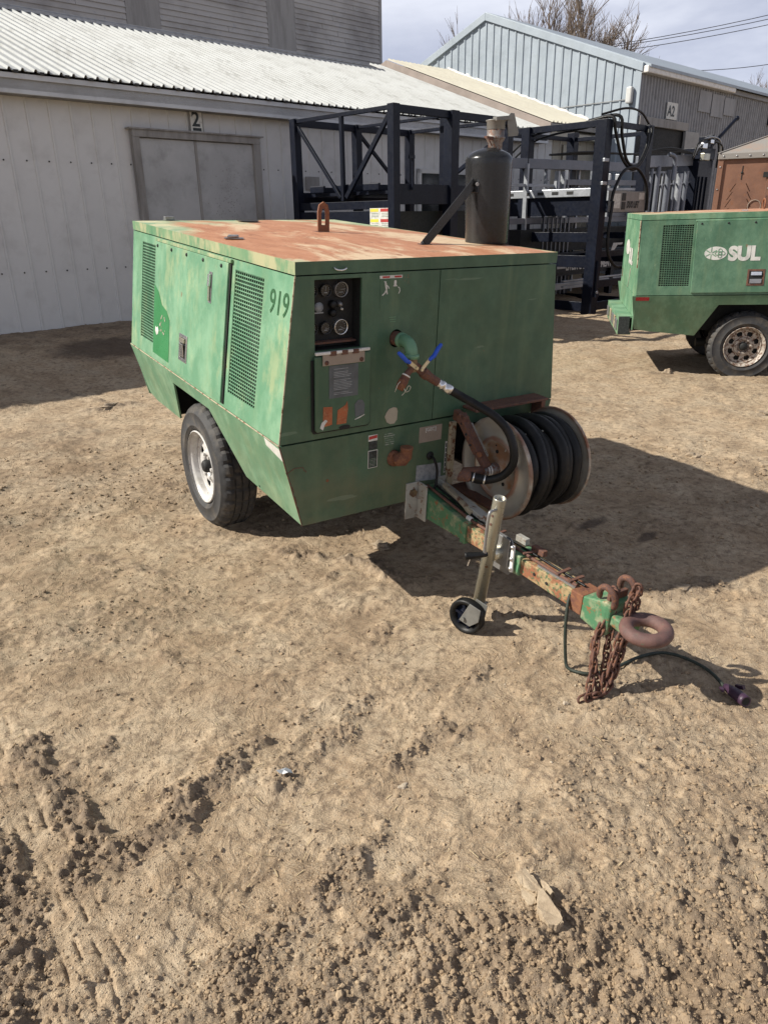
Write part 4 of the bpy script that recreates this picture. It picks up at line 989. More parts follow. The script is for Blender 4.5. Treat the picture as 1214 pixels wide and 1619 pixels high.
    # scratches and rusty seams near the corner
    t = MB()
    for (a, b) in (((.735, .655), (.700, .672)), ((.700, .672), (.662, .668)), ((.662, .668), (.655, .650)), ((.650, .652), (.647, .643)), ((.742, .660), (.728, .625)), ((.715, .590), (.706, .560)), ((.702, .540), (.695, .505)), ((.690, .49), (.684, .46)), ((.728, .62), (.720, .60))):
        t.beam((a[0], .001, a[1]), (b[0], .001, b[1]), .0035, .001, (0, 1, 0))
    tag(t.obj('rusty_scratches', 'rust_dark', r), kind='stuff')
    MB().disc((.545, .001, .585), (0, 1, 0), .007, .001, 10).obj('rust_spot', 'rust', r)
    # ---------------- outlet elbow and valves
    MB().lathe([(.030, -.08), (.030, .055)], (.212, 0, 1.173), (0, 1, 0), 20).obj('outlet_pipe', 'rust_dark', r)
    el = MB().tube(smoothp([(.215, .045, 1.176), (.217, .080, 1.178), (.217, .108, 1.168), (.217, .122, 1.148), (.216, .126, 1.125)], 5), [.026] * 21, 18)
    el.lathe([(.031, 0), (.031, .014), (.026, .016)], (.215, .040, 1.175), (0, 1, 0), 20); el.lathe([(.026, -.002), (.031, 0), (.031, .016), (.0001, .016)], (.216, .126, 1.132), (0, 0, -1), 20)
    el.obj('green_elbow', 'pipe_green', r)
    tee = MB().tube([(.215, .126, 1.118), (.212, .127, 1.085)], .0225, 16); tee.tube([(.212, .127, 1.092), (.208, .128, 1.060)], .018, 12)
    br = tee.obj('brass_nipple', 'brass_pipe', r)
    mf = MB().tube([(.214, .130, 1.095), (.160, .136, 1.052), (.118, .146, 1.022), (.084, .155, 1.000)], [.017, .019, .019, .018], 14)
    mf.tube([(.205, .130, 1.085), (.235, .132, 1.058), (.252, .134, 1.036)], .014, 12); mf.lathe([(.021, 0), (.024, .004), (.024, .03), (.021, .034)], (.165, .136, 1.056), Vector((-.8, .1, -.6)), 8, False)
    mf.obj('pipe_manifold', 'rust_dark', r)
    for (base, tip) in (((.205, .150, 1.078), (.293, .145, 1.147)), ((.185, .158, 1.072), (.087, .150, 1.163))):
        base = Vector(base); tip = Vector(tip); d_ = tip - base
        h = MB().beam(base, base + d_ * .45, .016, .003, (0, 1, 0)); h.lathe([(.008, -.004), (.008, .006), (.0001, .006)], base, (0, 1, 0), 6, False)
        h = h.obj('valve_lever', 'zinc', r); g = MB(); p0 = base + d_ * .38; kink = base + d_ * .62 + Vector((0, .004, -.006))
        g.tube([p0, kink, base + d_ * .86, tip], [.0075, .0095, .0095, .008], 10); g.sphere(tip, .0085, 8); g.obj('lever_grip', 'blue_grip', h)
    cl = MB().lathe([(.017, 0), (.017, .004), (.019, .006), (.019, .022), (.021, .024), (.021, .05), (.018, .054), (.018, .066), (.0001, .066)], (.243, .133, 1.048), Vector((.55, .05, -.82)), 16).obj('camlock_coupling', 'rust', r)
    MB().lathe([(.0185, 0), (.0185, .006), (.016, .006)], (.243, .133, 1.049), Vector((.55, .05, -.82)), 16).obj('silver_ring', 'white_paint', cl)
    w = MB().tube(smoothp([(.265, .150, 1.000), (.258, .156, .985), (.243, .158, .990), (.236, .156, 1.004), (.246, .154, 1.008), (.254, .152, .992), (.268, .150, .975), (.276, .15, .97)], 4), .0016, 5)
    w.tube(smoothp([(.285, .15, 1.03), (.298, .152, 1.02), (.306, .152, 1.002), (.310, .15, .99)], 4), .0016, 5); w.obj('retaining_wire', 'zinc', cl)
    # ---------------- black hose from the manifold down to the reel swivel
    MB().lathe([(.0185, 0), (.0185, .012), (.021, .014), (.021, .028), (.018, .03), (.018, .036), (.0215, .038), (.0215, .066), (.019, .068)], (.090, .153, 1.004), Vector((-.055, .03, -.037)), 18).obj('hose_ferrule', 'chrome', r)
    hp_ = smoothp([(.038, .180, .969), (-.010, .200, .940), (-.055, .250, .910), (-.100, .325, .872), (-.135, .375, .815), (-.150, .405, .740), (-.150, .408, .672), (-.130, .375, .612), (-.100, .325, .580), (-.070, .290, .572), (-.045, .270, .580)], 6)
    MB().tube(hp_, .0185, 14).obj('supply_hose', 'rubber_hose', r)
    MB().tube([(-.092, .315, .576), (-.035, .262, .586)], .0215, 16).obj('hose_end_fitting', 'rubber_hose', r)
    for p in ((-.088, .311, .577), (-.052, .278, .583)): MB().lathe([(.0215, 0), (.0245, .002), (.0245, .006), (.0215, .008)], p, Vector((.057, -.053, .010)), 16).obj('hose_clamp', 'chrome', r)
    MB().tube([(-.036, .263, .587), (-.004, .245, .592), (-.030, .236, .594), (-.120, .248, .590)], [.027, .031, .027, .024], 14).obj('swivel_elbow', 'rust_dark', r)
    # ---------------- hose reel
    X1, X2, RY, RZ, RR = -.203, -.560, .2495, .5866, .238
    AX = Vector((1, 0, 0))
    fp = [(.0001, .006), (.026, .006), (.03, .0), (.128, .002), (.134, .010), (.142, .010), (.148, .002), (.205, -.002), (.216, .006), (.230, .012), (RR, .010), (RR + .003, .004), (RR + .002, -.004), (RR - .004, -.004), (.225, .002), (.200, -.008), (.0001, -.006)]
    reel = MB().lathe(fp, (X1, RY, RZ), AX, 64).obj('hose_reel', 'flange', r)
    MB().lathe([(a, -b) for a, b in fp][::-1], (X2, RY, RZ), AX, 64).obj('far_flange', 'flange', reel)
    MB().lathe([(.0001, -.34), (.115, -.34), (.115, -.01), (.0001, -.01)], (X1, RY, RZ), AX, 32).obj('reel_drum', 'rust_dark', reel)
    for (dy, dz) in ((.000, .085), (-.010, .112) , (.060, -.055)):
        MB().disc((X1 + .003, RY + dy, RZ + dz), AX, .009 if dz != .112 else .004, .002, 12).obj('flange_hole', 'black_dark', reel)
    MB().lathe([(.030, 0), (.030, .03), (.022, .034), (.022, .06), (.026, .062), (.026, .07), (.021, .072), (.021, .08), (.0001, .08)], (X1, RY, RZ), AX, 20).obj('swivel_joint', 'muffler_neck', reel)
    for k in range(2):
        MB().lathe([(.024, 0), (.027, .003), (.027, .007), (.024, .010)], (X1 + .036 + .015 * k, RY, RZ), AX, 20).obj('swivel_ring', 'white_paint', reel)
    # hose turns on the drum: each wrap a torus-like loop that leans a little
    N = 7; hr = .0275
    under = MB(); pts = []
    for i in range(N * 30):
        a = i / 30 * 2 * math.pi; x = X1 - .03 - (.300) * i / (N * 30); pts.append((x, RY + .170 * math.cos(a), RZ + .170 * math.sin(a)))
    under.tube(pts, hr, 8).obj('hose_under_layer', 'rubber_hose', reel)
    for j in range(N - 1):
        x0 = X1 - .040 - .0528 * j; rad = .194 + (.0, .012, -.004, .010, .002, .008)[j]; lean = (.008, .020, -.010, .018, -.014, .004)[j]; pts = []
        for k in range(56):
            a = 2 * math.pi * k / 56; pts.append((x0 + lean * math.cos(a + j) - .012 * math.sin(a * 1 + .5), RY + (rad + .005 * math.sin(3 * a + j * 2) + .003 * math.sin(7 * a + j)) * math.cos(a), RZ + (rad + .006 * math.cos(2 * a + j * 1.3) - .004 * math.sin(a)) * math.sin(a)))
        MB().tube(pts, hr + .001 * (j % 2), 12, closed=True).obj('hose_wrap', 'rubber_hose', reel)
    # rusty reel arm
    arm = MB().beam((-.120, .03, .800), (-.110, .12, .790), .030, .05, (0, 0, 1)); arm.beam((-.112, .075, .812), (-.128, .205, .664), .034, .045, (1, 0, 0)); arm.beam((-.128, .200, .672), (-.135, .262, .610), .030, .040, (1, 0, 0))
    arm.obj('reel_arm', 'rust_dark', r, .004)
    MB().beam((-.150, .09, .765), (-.158, .215, .640), .008, .050, (1, 0, 0)).obj('arm_plate', 'grey_white', r, .002)
    MB().lathe([(.014, 0), (.014, .012), (.0001, .014)], (-.118, .232, .668), (1, .2, 0), 6, False).obj('arm_bolt', 'rust', r)
    t = MB()
    for k in range(3): t.disc((-.094, .11 + .036 * k, .780 - .041 * k), (1, .5, .5), .006, .002, 8)
    tag(t.obj('arm_holes', 'black_dark', r), kind='stuff')
    MB().box((-.14, .0, .41), (-.52, .30, .425)).obj('reel_base', 'rust_dark', r, .002)
    MB().box((-.30, .24, .36), (-.36, .30, .42)).obj('reel_foot', 'rust_dark', r, .002)
    # ---------------- drain elbow and cord
    e2 = MB().lathe([(.036, -.05), (.036, .015), (.0001, .015)], (.200, 0, .628), (0, 1, 0), 20); e2.tube([(.195, .02, .628), (.180, .045, .636), (.168, .055, .655)], [.032, .034, .028], 16)
    e2.tube([(.168, .052, .640), (.166, .052, .688)], .027, 16); e2.lathe([(.0275, 0), (.030, .002), (.030, .012), (.024, .014), (.0001, .010)], (.166, .052, .680), (0, 0, 1), 20)
    e2.obj('rusty_drain_elbow', 'rust', r)
    MB().lathe([(.018, 0), (.021, .004), (.014, .008), (.0001, .010)], (-.005, 0, .604), (0, 1, 0), 14).obj('grommet', 'black_dark', r)
    MB().tube(smoothp([(-.005, 0, .604), (-.010, .03, .594), (-.020, .045, .545), (-.012, .055, .480), (.004, .07, .455), (.010, .16, .450), (.01, .30, .430)], 6), .0062, 8).obj('wiring_cable', 'rubber_hose', r)
    # ---------------- drawbar
    st = [(.0, .311, .456, .046), (.345, .322, .412, .046), (.36, .327, .407, .044), (.72, .335, .406, .043), (1.00, .330, .405, .043), (1.06, .316, .412, .05), (1.17, .302, .446, .055), (1.19, .312, .438, .050)]
    vs = []
    for (y, z0, z1, w_) in st: vs += [(-w_, y, z0), (w_, y, z0), (w_, y, z1), (-w_, y, z1)]
    def loft(a, b):
        m = MB(); m.add(vs[a * 4:(b + 1) * 4], [(i * 4 + k, i * 4 + (k + 1) % 4, i * 4 + 4 + (k + 1) % 4, i * 4 + 4 + k) for i in range(b - a) for k in range(4)] + [(3, 2, 1, 0), tuple((b - a) * 4 + k for k in range(4))]); return m
    db = loft(0, 1).obj('drawbar', 'beam_paint', r, .004)
    loft(2, 4).obj('telescoping_bar', 'beam_rust', db, .004); loft(5, 7).obj('drawbar_nose', 'beam_paint', db, .006)
    MB().box((-.055, .335, .314), (.055, .372, .420)).obj('bar_collar', 'beam_paint', db, .004)
    MB().box((-.05, .66, .325), (.052, .72, .415)).obj('bar_collar', 'beam_paint', db, .004)
    MB().box((.05, 1.0, .325), (-.05, 1.06, .41)).obj('rusty_sleeve', 'rust', db, .004)
    for (y, z) in ((.80, .372), (.87, .366)): MB().disc((.0435, y, z), (1, 0, 0), .007, .002, 10).obj('bar_hole', 'black_dark', db)
    for s in (1, -1):
        b = MB().box((s * .049, -.005, .300), (s * .058, .075, .486)); b.box((s * .058, .0, .300), (s * .125, .008, .486)); b.obj('frame_bracket', 'grey_white', db, .003)
        MB().lathe([(.020, 0), (.020, .012), (.0001, .012)], (s * .088, .008, .435), (0, 1, 0), 6, False).obj('bracket_bolt', 'brass_pipe', db)
    MB().beam((-.075, .0, .44), (-.03, .40, .425), .045, .05).obj('side_brace', 'grey_white', db, .003)
    MB().beam((-.04, .08, .475), (-.012, .33, .437), .022, .022).obj('brace_angle', 'cream_metal', db, .002)
    MB().tube(smoothp([(.012, .02, .462), (.018, .20, .444), (.016, .345, .423), (.018, .42, .420), (.018, .60, .420), (.02, .80, .416), (.02, 1.0, .416)], 4), .0068, 8).obj('conduit', 'rust_dark', db)
    MB().tube(smoothp([(-.01, .06, .470), (-.012, .20, .450), (-.010, .36, .426), (-.012, .60, .420), (-.008, .8, .419), (-.004, 1.02, .417)], 4), .0050, 8).obj('conduit', 'rubber_hose', db)
    MB().lathe([(.009, 0), (.012, .003), (.012, .03), (.009, .033)], (.018, .335, .426), (0, 1, -.04), 12).obj('conduit_clip', 'white_paint', db)
    for (y, a) in ((.52, .2), (.73, -.3), (.90, .1), (.97, 0)):
        MB().beam((-.045, y, .424), (.034, y + a * .05, .424), .014, .006).obj('cable_strap', 'rust_dark', db, .001)
    MB().box((-.03, .60, .417), (-.055, .66, .445)).obj('clip_bracket', 'grey_white', db, .002)
    MB().box((-.025, .70, .415), (-.05, .77, .440)).obj('clip_bracket', 'rust_dark', db, .002)
    MB().beam((.030, .80, .409), (.028, 1.0, .409), .006, .008).obj('edge_strip', 'steel_grey', db)
    # lunette eye, tipped towards the viewer
    rg = MB(); A = Vector((.04, -.02, 1)).normalized(); C0 = Vector((-.003, 1.310, .390)); X = A.orthogonal().normalized(); Y = A.cross(X)
    rg.tube([C0 + (X * math.cos(2 * math.pi * k / 40) + Y * math.sin(2 * math.pi * k / 40)) * .0675 for k in range(40)], .0255, 14, closed=True)
    rg.obj('tow_ring', 'ring_rust', db)
    MB().beam((0, 1.185, .378), (-.002, 1.262, .365), .085, .045).obj('ring_shank', 'beam_paint', db, .008)
    # safety-chain hooks on the nose
    for (hx, lean) in ((.042, .0), (-.046, .0)):
        h = MB(); p = []
        yc, zc = 1.160 if hx > 0 else 1.175, .455 if hx > 0 else .475
        for k in range(17): a = R_(-50 + 250 * k / 16); p.append((hx + .008 * math.sin(a), yc + .036 * math.cos(a), zc + .044 * math.sin(a)))
        h.tube(p, [.007] + [.0125] * 15 + [.008], 10); h.obj('chain_hook', 'rust_dark', db)
    MB().beam((.042, 1.165, .458), (-.046, 1.172, .462), .016, .030, (0, 0, 1)).obj('hook_bar', 'rust_dark', db, .003)
    # ---------------- jack
    jt0 = Vector((.118, .576, .150)); jt1 = Vector((.122, .640, .662))
    j = MB(); ax = (jt1 - jt0).normalized()
    j.lathe([(.020, 0), (.0265, 0), (.0265, .512), (.0255, .516), (.0225, .516), (.0225, .45), (.0001, .45)], jt0, ax, 24)
    j = j.obj('jack', 'jack_tube', r)
    MB().lathe([(.0225, -.03), (.0225, .01)], jt0, ax, 20).obj('jack_inner_tube', 'steel_grey', j)
    for q in (.44, .40): MB().disc(jt0 + ax * q + Vector((.0255, .004, 0)), (1, .2, 0), .0055, .003, 8).obj('jack_hole', 'rust_dark', j)
    top = jt1 - ax * .045
    cr = MB().tube(smoothp([top + Vector((.018, .012, 0)), top + Vector((.052, .020, .004)), top + Vector((.064, .022, -.008)), top + Vector((.066, .020, -.06)), top + Vector((.060, .012, -.170)), top + Vector((.052, .016, -.190))], 5), .0066, 8).obj('crank_handle', 'steel_grey', j)
    g0 = top + Vector((.046, .018, -.190)); gd = Vector((.80, -.50, -.12)).normalized()
    MB().lathe([(.008, 0), (.011, .01), (.0135, .05), (.016, .085), (.018, .092), (.0001, .092)], g0, gd, 16).obj('crank_grip', 'rubber_hose', j)
    MB().tube([g0 + gd * .07 + Vector((0, 0, -.012)), g0 + gd * .078 + Vector((0, 0, -.045))], .003, 6).obj('grip_pin', 'chrome', j)
    MB().box((.060, .545, .335), (.066, .665, .47)).obj('jack_mount_plate', 'steel_grey', j, .004)
    MB().lathe([(.030, 0), (.030, .028), (.026, .034), (.0001, .034)], (.066, .60, .385), (1, 0, 0), 20).obj('jack_pivot', 'zinc', j)
    MB().plate([(.55, .30), (.66, .30), (.675, .32), (.675, .45), (.655, .47), (.55, .47)], [], (.052, 0, 0), (0, 1, 0), (0, 0, 1), .004).obj('pivot_backplate', 'steel_grey', j, .003)
    MB().beam((.062, .685, .455), (.064, .690, .335), .018, .010, (1, 0, 0)).obj('lock_strap', 'white_paint', j, .003)
    for z in (.448, .395, .350): MB().lathe([(.009, 0), (.009, .006), (.0001, .008)], (.068, .687, z), (1, 0, 0), 8).obj('strap_bolt', 'chrome', j)
    # caster: wheel stands on the soil, its axle points to the left of the picture
    gz_ = gh(.345, 2.715)
    wc = Vector((.345, 2.722, .079 + max(-.006, gz_))); ad = Vector((-.62, -.78, 0)).normalized()
    cast = MB()
    def toM(mb): mb.v = [tuple(toL(v)) for v in mb.v]; return mb
    cast.lathe([(.050, -.014), (.066, -.020), (.074, -.022), (.079, -.014), (.079, .014), (.074, .022), (.066, .020), (.058, .016), (.052, .002)], wc, ad, 36)
    toM(cast).obj('caster_wheel', 'rubber_hose', j)
    sp = MB(); sx_ = ad.cross(Vector((0, 0, 1))).normalized()
    for k in range(6):
        a = 2 * math.pi * k / 6 + .3; sp.beam(wc + ad * .006, wc + ad * .006 + (sx_ * math.cos(a) + Vector((0, 0, 1)) * math.sin(a)) * .056, .012, .010, ad)
    sp.lathe([(.055, -.002), (.055, .002), (.0001, .002)], wc, ad, 24); sp.lathe([(.016, -.02), (.016, .022), (.0001, .022)], wc, ad, 12)
    toM(sp).obj('caster_spokes', 'rack_navy', j)
    bot = M @ (jt0 - ax * .012); fk = MB()
    for s in (1, -1):
        o_ = ad * .027 * s
        fk.add([wc + o_ - sx_ * q[0] + Vector((0, 0, q[1])) + ad * t_ for t_ in (-.002, .002) for q in ((-.022, -.014), (.030, -.030), (.072, .004), (.082, .062), (.028, .078))],
               [(0, 1, 2, 3, 4), (9, 8, 7, 6, 5), (0, 5, 6, 1), (1, 6, 7, 2), (2, 7, 8, 3), (3, 8, 9, 4), (4, 9, 5, 0)])
    fk.lathe([(.030, -.012), (.036, 0), (.028, .014), (.0001, .014)], bot, M.to_3x3() @ ax, 16); fk.beam(bot - ad * .03, bot + ad * .03, .062, .006)
    fk.tube([wc - ad * .034, wc + ad * .038], .009, 8)
    toM(fk).obj('caster_fork', 'cast_grey', j, .002)
    # ---------------- lid furniture: lifting eye, muffler, latches
    e = MB(); p = [(0, 0), (.030, 0), (.030, .075), (.022, .098), (0, .108), (-.022, .098), (-.030, .075), (-.030, 0)][::-1]
    hh = [(-.011, .028), (.011, .028), (.013, .065), (.007, .084), (-.007, .084), (-.013, .065)]
    p = [(a, b * 1.42) for a, b in p]; hh = [(a, b * 1.42) for a, b in hh]
    e.plate(p, [hh], (-.012, -1.045, LH + .004), Vector((-.95, .30, 0)).normalized(), (0, 0, 1), .026)
    e.obj('lifting_eye', 'rust', r, .003)
    MB().box((-.05, -1.10, LH + .006), (.03, -1.01, LH + .012)).obj('eye_slot', 'rust_dark', r, .002)
    mb_ = Vector((-.620, -.445, LH - .004)); up = Vector((.008, -.0715, .997))
    pr = [(.104, 0), (.106, .012), (.110, .16), (.114, .36), (.115, .385), (.112, .394), (.098, .410), (.070, .424), (.040, .433), (.034, .436), (.0001, .436)]
    mu = MB().lathe(pr, mb_, up, 40).obj('muffler', 'muffler_black', r)
    nb = mb_ + up * .425 + Vector((-.036, .0, 0))
    MB().lathe([(.034, 0), (.034, .035), (.042, .045), (.042, .050), (.046, .052), (.046, .060), (.042, .062), (.042, .13), (.0001, .13)], nb, up, 24).obj('exhaust_neck', 'muffler_neck', mu)
    MB().lathe([(.0435, .092), (.0445, .094), (.0445, .126), (.049, .130), (.050, .134), (.0001, .136)], nb, up, 24).obj('neck_cap', 'cast_grey', mu)
    c = MB().beam(nb + up * .056 + Vector((.04, .02, 0)), nb + up * .056 + Vector((.095, .04, 0)), .016, .010); c.tube(smoothp([nb + up * .05 + Vector((.04, .03, 0)), nb + up * .05 + Vector((.075, .045, -.005)), nb + up * .02 + Vector((.055, .04, 0))], 4), .003, 5)
    c.obj('neck_clamp', 'rust_dark', mu)
    ft = nb + up * .125 + Vector((-.035, 0, 0))
    fw_ = MB().plate([(-.020, .012), (.030, -.052), (.046, -.052), (.044, .040), (.030, .052), (.0, .040)][::-1] and [(0, .030), (.016, -.050), (.072, -.044), (.076, -.030), (.040, .052), (.018, .052)], [], ft + Vector((-.002, .01, -.01)), (-1, .1, 0), (0, 0, 1), .006, .03)
    fw_.beam(ft + Vector((.07, .03, .012)), ft + Vector((-.02, .035, .022)), .03, .018)
    fw_.obj('rain_flap', 'cast_grey', mu, .002)
    a0 = Vector((-.200, -.395, LH + .008)); a1 = mb_ + up * .285 + Vector((.108, .03, 0))
    br_ = MB().beam(a0, a1, .042, .006, Vector((0, 1, 0.0))); br_.beam(a0 + Vector((0, -.018, 0)), a1 + Vector((0, -.018, 0)), .005, .03, Vector((0, 1, 0)));
    br_.beam(a0 + Vector((.03, 0, -.004)), a0 + Vector((-.03, 0, -.004)), .04, .006); br_.obj('muffler_brace', 'muffler_black', r, .001)
    MB().lathe([(.009, 0), (.009, .008), (.0001, .008)], a1 + Vector((.0, .015, -.01)), (.3, 1, 0), 6, False).obj('brace_bolt', 'steel_grey', r)
    MB().beam(a1 - Vector((0, 0, .05)), a1 + Vector((-.01, -.005, .045)), .05, .012, (1, .3, 0)).obj('muffler_bracket', 'muffler_black', r, .003)
    l = MB().beam((.60, -.90, LH + .004), (.52, -.86, LH + .004), .05, .004); l.beam((.585, -.885, LH + .013), (.54, -.868, LH + .013), .03, .012); l.tube([(.60, -.86, LH + .012), (.56, -.84, LH + .016)], .006, 6); l.obj('lid_latch', 'steel_grey', r, .002)
    l = MB().beam((.50, -2.10, LH + .004), (.44, -2.10, LH + .004), .05, .004); l.box((.50, -2.11, LH + .006), (.445, -2.075, LH + .022)); l.obj('lid_latch', 'steel_grey', r, .002)
    MB().plate(circ(.05, -1.90, .062, 24, .10), [], (0, 0, LH + .012), (1, 0, 0), (0, 1, 0), .003).obj('filler_hole', 'black_dark', r)
    # ---------------- near-side fittings
    O, U, V = near_plane(1); N = U.cross(V).normalized()
    P = lambda y, z, off: O + Vector((0, y, 0)) + V * z + N * off
    def sp_plate(y0, z0, y1, z1, off, th, nm, m, par, bev=.001): return MB().plate(rect(y0, z0, y1, z1), [], O, U, V, th, off).obj(nm, m, par, bev)
    b = sp_plate(-.826, 1.225, -.788, 1.365, .018, .002, 'latch_plate', 'steel_grey', r)
    MB().beam(P(-.806, 1.355, .024), P(-.806, 1.30, .026), .018, .012, N).obj('latch_lever', 'chrome', b, .002); MB().beam(P(-.808, 1.30, .024), P(-.804, 1.235, .024), .012, .007, N).obj('latch_hasp', 'zinc', b, .002)
    b = MB().plate(rect(-1.196, .880, -1.080, 1.018), [rect(-1.178, .897, -1.098, 1.0)], O, U, V, .004, .020).obj('paddle_latch', 'chrome', r, .002)
    sp_plate(-1.180, .895, -1.096, 1.002, .0175, .002, 'latch_recess', 'black_dark', b)
    MB().beam(P(-1.138, .972, .030), P(-1.138, .906, .021), .052, .005, N).obj('paddle', 'chrome', b, .002); sp_plate(-1.17, .978, -1.106, .999, .030, .01, 'latch_bar', 'zinc', b)
    # fresh-paint patch and numerals
    MB().plate([(-1.633, .83), (-1.36, .825), (-1.36, .90), (-1.365, 1.05), (-1.42, 1.09), (-1.50, 1.11), (-1.56, 1.17), (-1.635, 1.20)], [], O, U, V, .0008, .0175).obj('fresh_paint_patch', 'green_new', r)
    MB().plate([(-1.60, .955), (-1.575, .935), (-1.55, .945), (-1.54, .965), (-1.555, .985), (-1.575, .975), (-1.595, .982)], [], O, U, V, .0008, .0185).obj('bare_patch', 'decal_white', r)
    t = MB()
    for i in range(16): t.disc(P(-1.53 + .11 * random.random(), .95 + .13 * random.random(), .0184), N, random.uniform(.003, .008), .0006, 6)
    tag(t.obj('paint_chips', 'decal_beige', r), kind='stuff')
    text_obj('919', .135, P(-.205, 1.285, .0012), U, V, 'paint_number', r, 'painted_number', .0006, .0005, .88, shear=.06)
    # reflector on the skirt corner
    O2, U2, V2 = skirt_plane(1)
    MB().plate([(-.150, .738), (-.006, .708), (-.006, .757), (-.010, .762), (-.150, .772)], [], O2, U2, V2, .001, .0015).obj('reflector', 'decal_white', r)
    # tyre positions
    zc = .2596
    t1 = tyre_parts(0, (.704, -1.195, zc), 1, .355, 'rim_white'); t1.parent = r
    t2 = tyre_parts(0, (-.704, -1.195, zc + .012), -1, .355, 'rim_white'); t2.parent = r
    # green corner seam beads
    MB().tube([(SW, -.001, SH), (LW, -.001, LH - LT)], .003, 6).obj('corner_bead', 'cream_metal', r)
    MB().tube([(SW + .002, -.002, SH), (SW + .002, -LL, SH)], .0035, 6).obj('seam_bead', 'cream_metal', r)
    MB().tube([(SW, -.001, SH), (BW, -.001, BH)], .0028, 6).obj('corner_bead', 'rust_dark', r)
    # cable hanging from the nose to the ground and its plug
    def Lw(p): return tuple(toL(p))
    cg = [(.727, 2.50, .322), (.700, 2.47, .300), (.688, 2.445, .25), (.685, 2.43, .168), (.692, 2.42, .061)]
    gp_ = [(.703, 2.402), (.76, 2.367), (.824, 2.382), (.907, 2.431), (1.006, 2.491), (1.104, 2.52), (1.177, 2.477), (1.235, 2.376), (1.256, 2.24)]
    cg += [(x, y, gh(x, y) + .012) for x, y in gp_]
    cb = MB().tube([Lw(p) for p in smoothp(cg, 5)], .0068, 8).obj('trailer_cable', 'cord_green', r)
    e0 = Vector((1.250, 2.262, gh(1.25, 2.26) + .024)); e1 = Vector((1.272, 2.150, gh(1.27, 2.15) + .027)); d_ = (e1 - e0)
    pg = MB().lathe([(.009, -.01), (.014, 0), (.018, .02), (.0215, .05), (.0215, .095), (.020, .108), (.0155, .108), (.0155, .10), (.0001, .10)], e0, d_, 18); pg.beam(e0 + d_ * .1 + Vector((.026, 0, .01)), e0 + d_ * .35 + Vector((.034, 0, .02)), .012, .014); pg.beam(e0 + d_ * .1 + Vector((-.03, 0, .004)), e0 + d_ * .3 + Vector((-.036, 0, .004)), .01, .01)
    toM(pg).obj('cable_plug', 'purple_plug', cb)
    dk = MB().disc(e0 + d_ * .93, d_, .0150, .001, 14); toM(dk).obj('plug_socket', 'black_dark', cb)
    return r, M
main_c, MAINM = build_main()

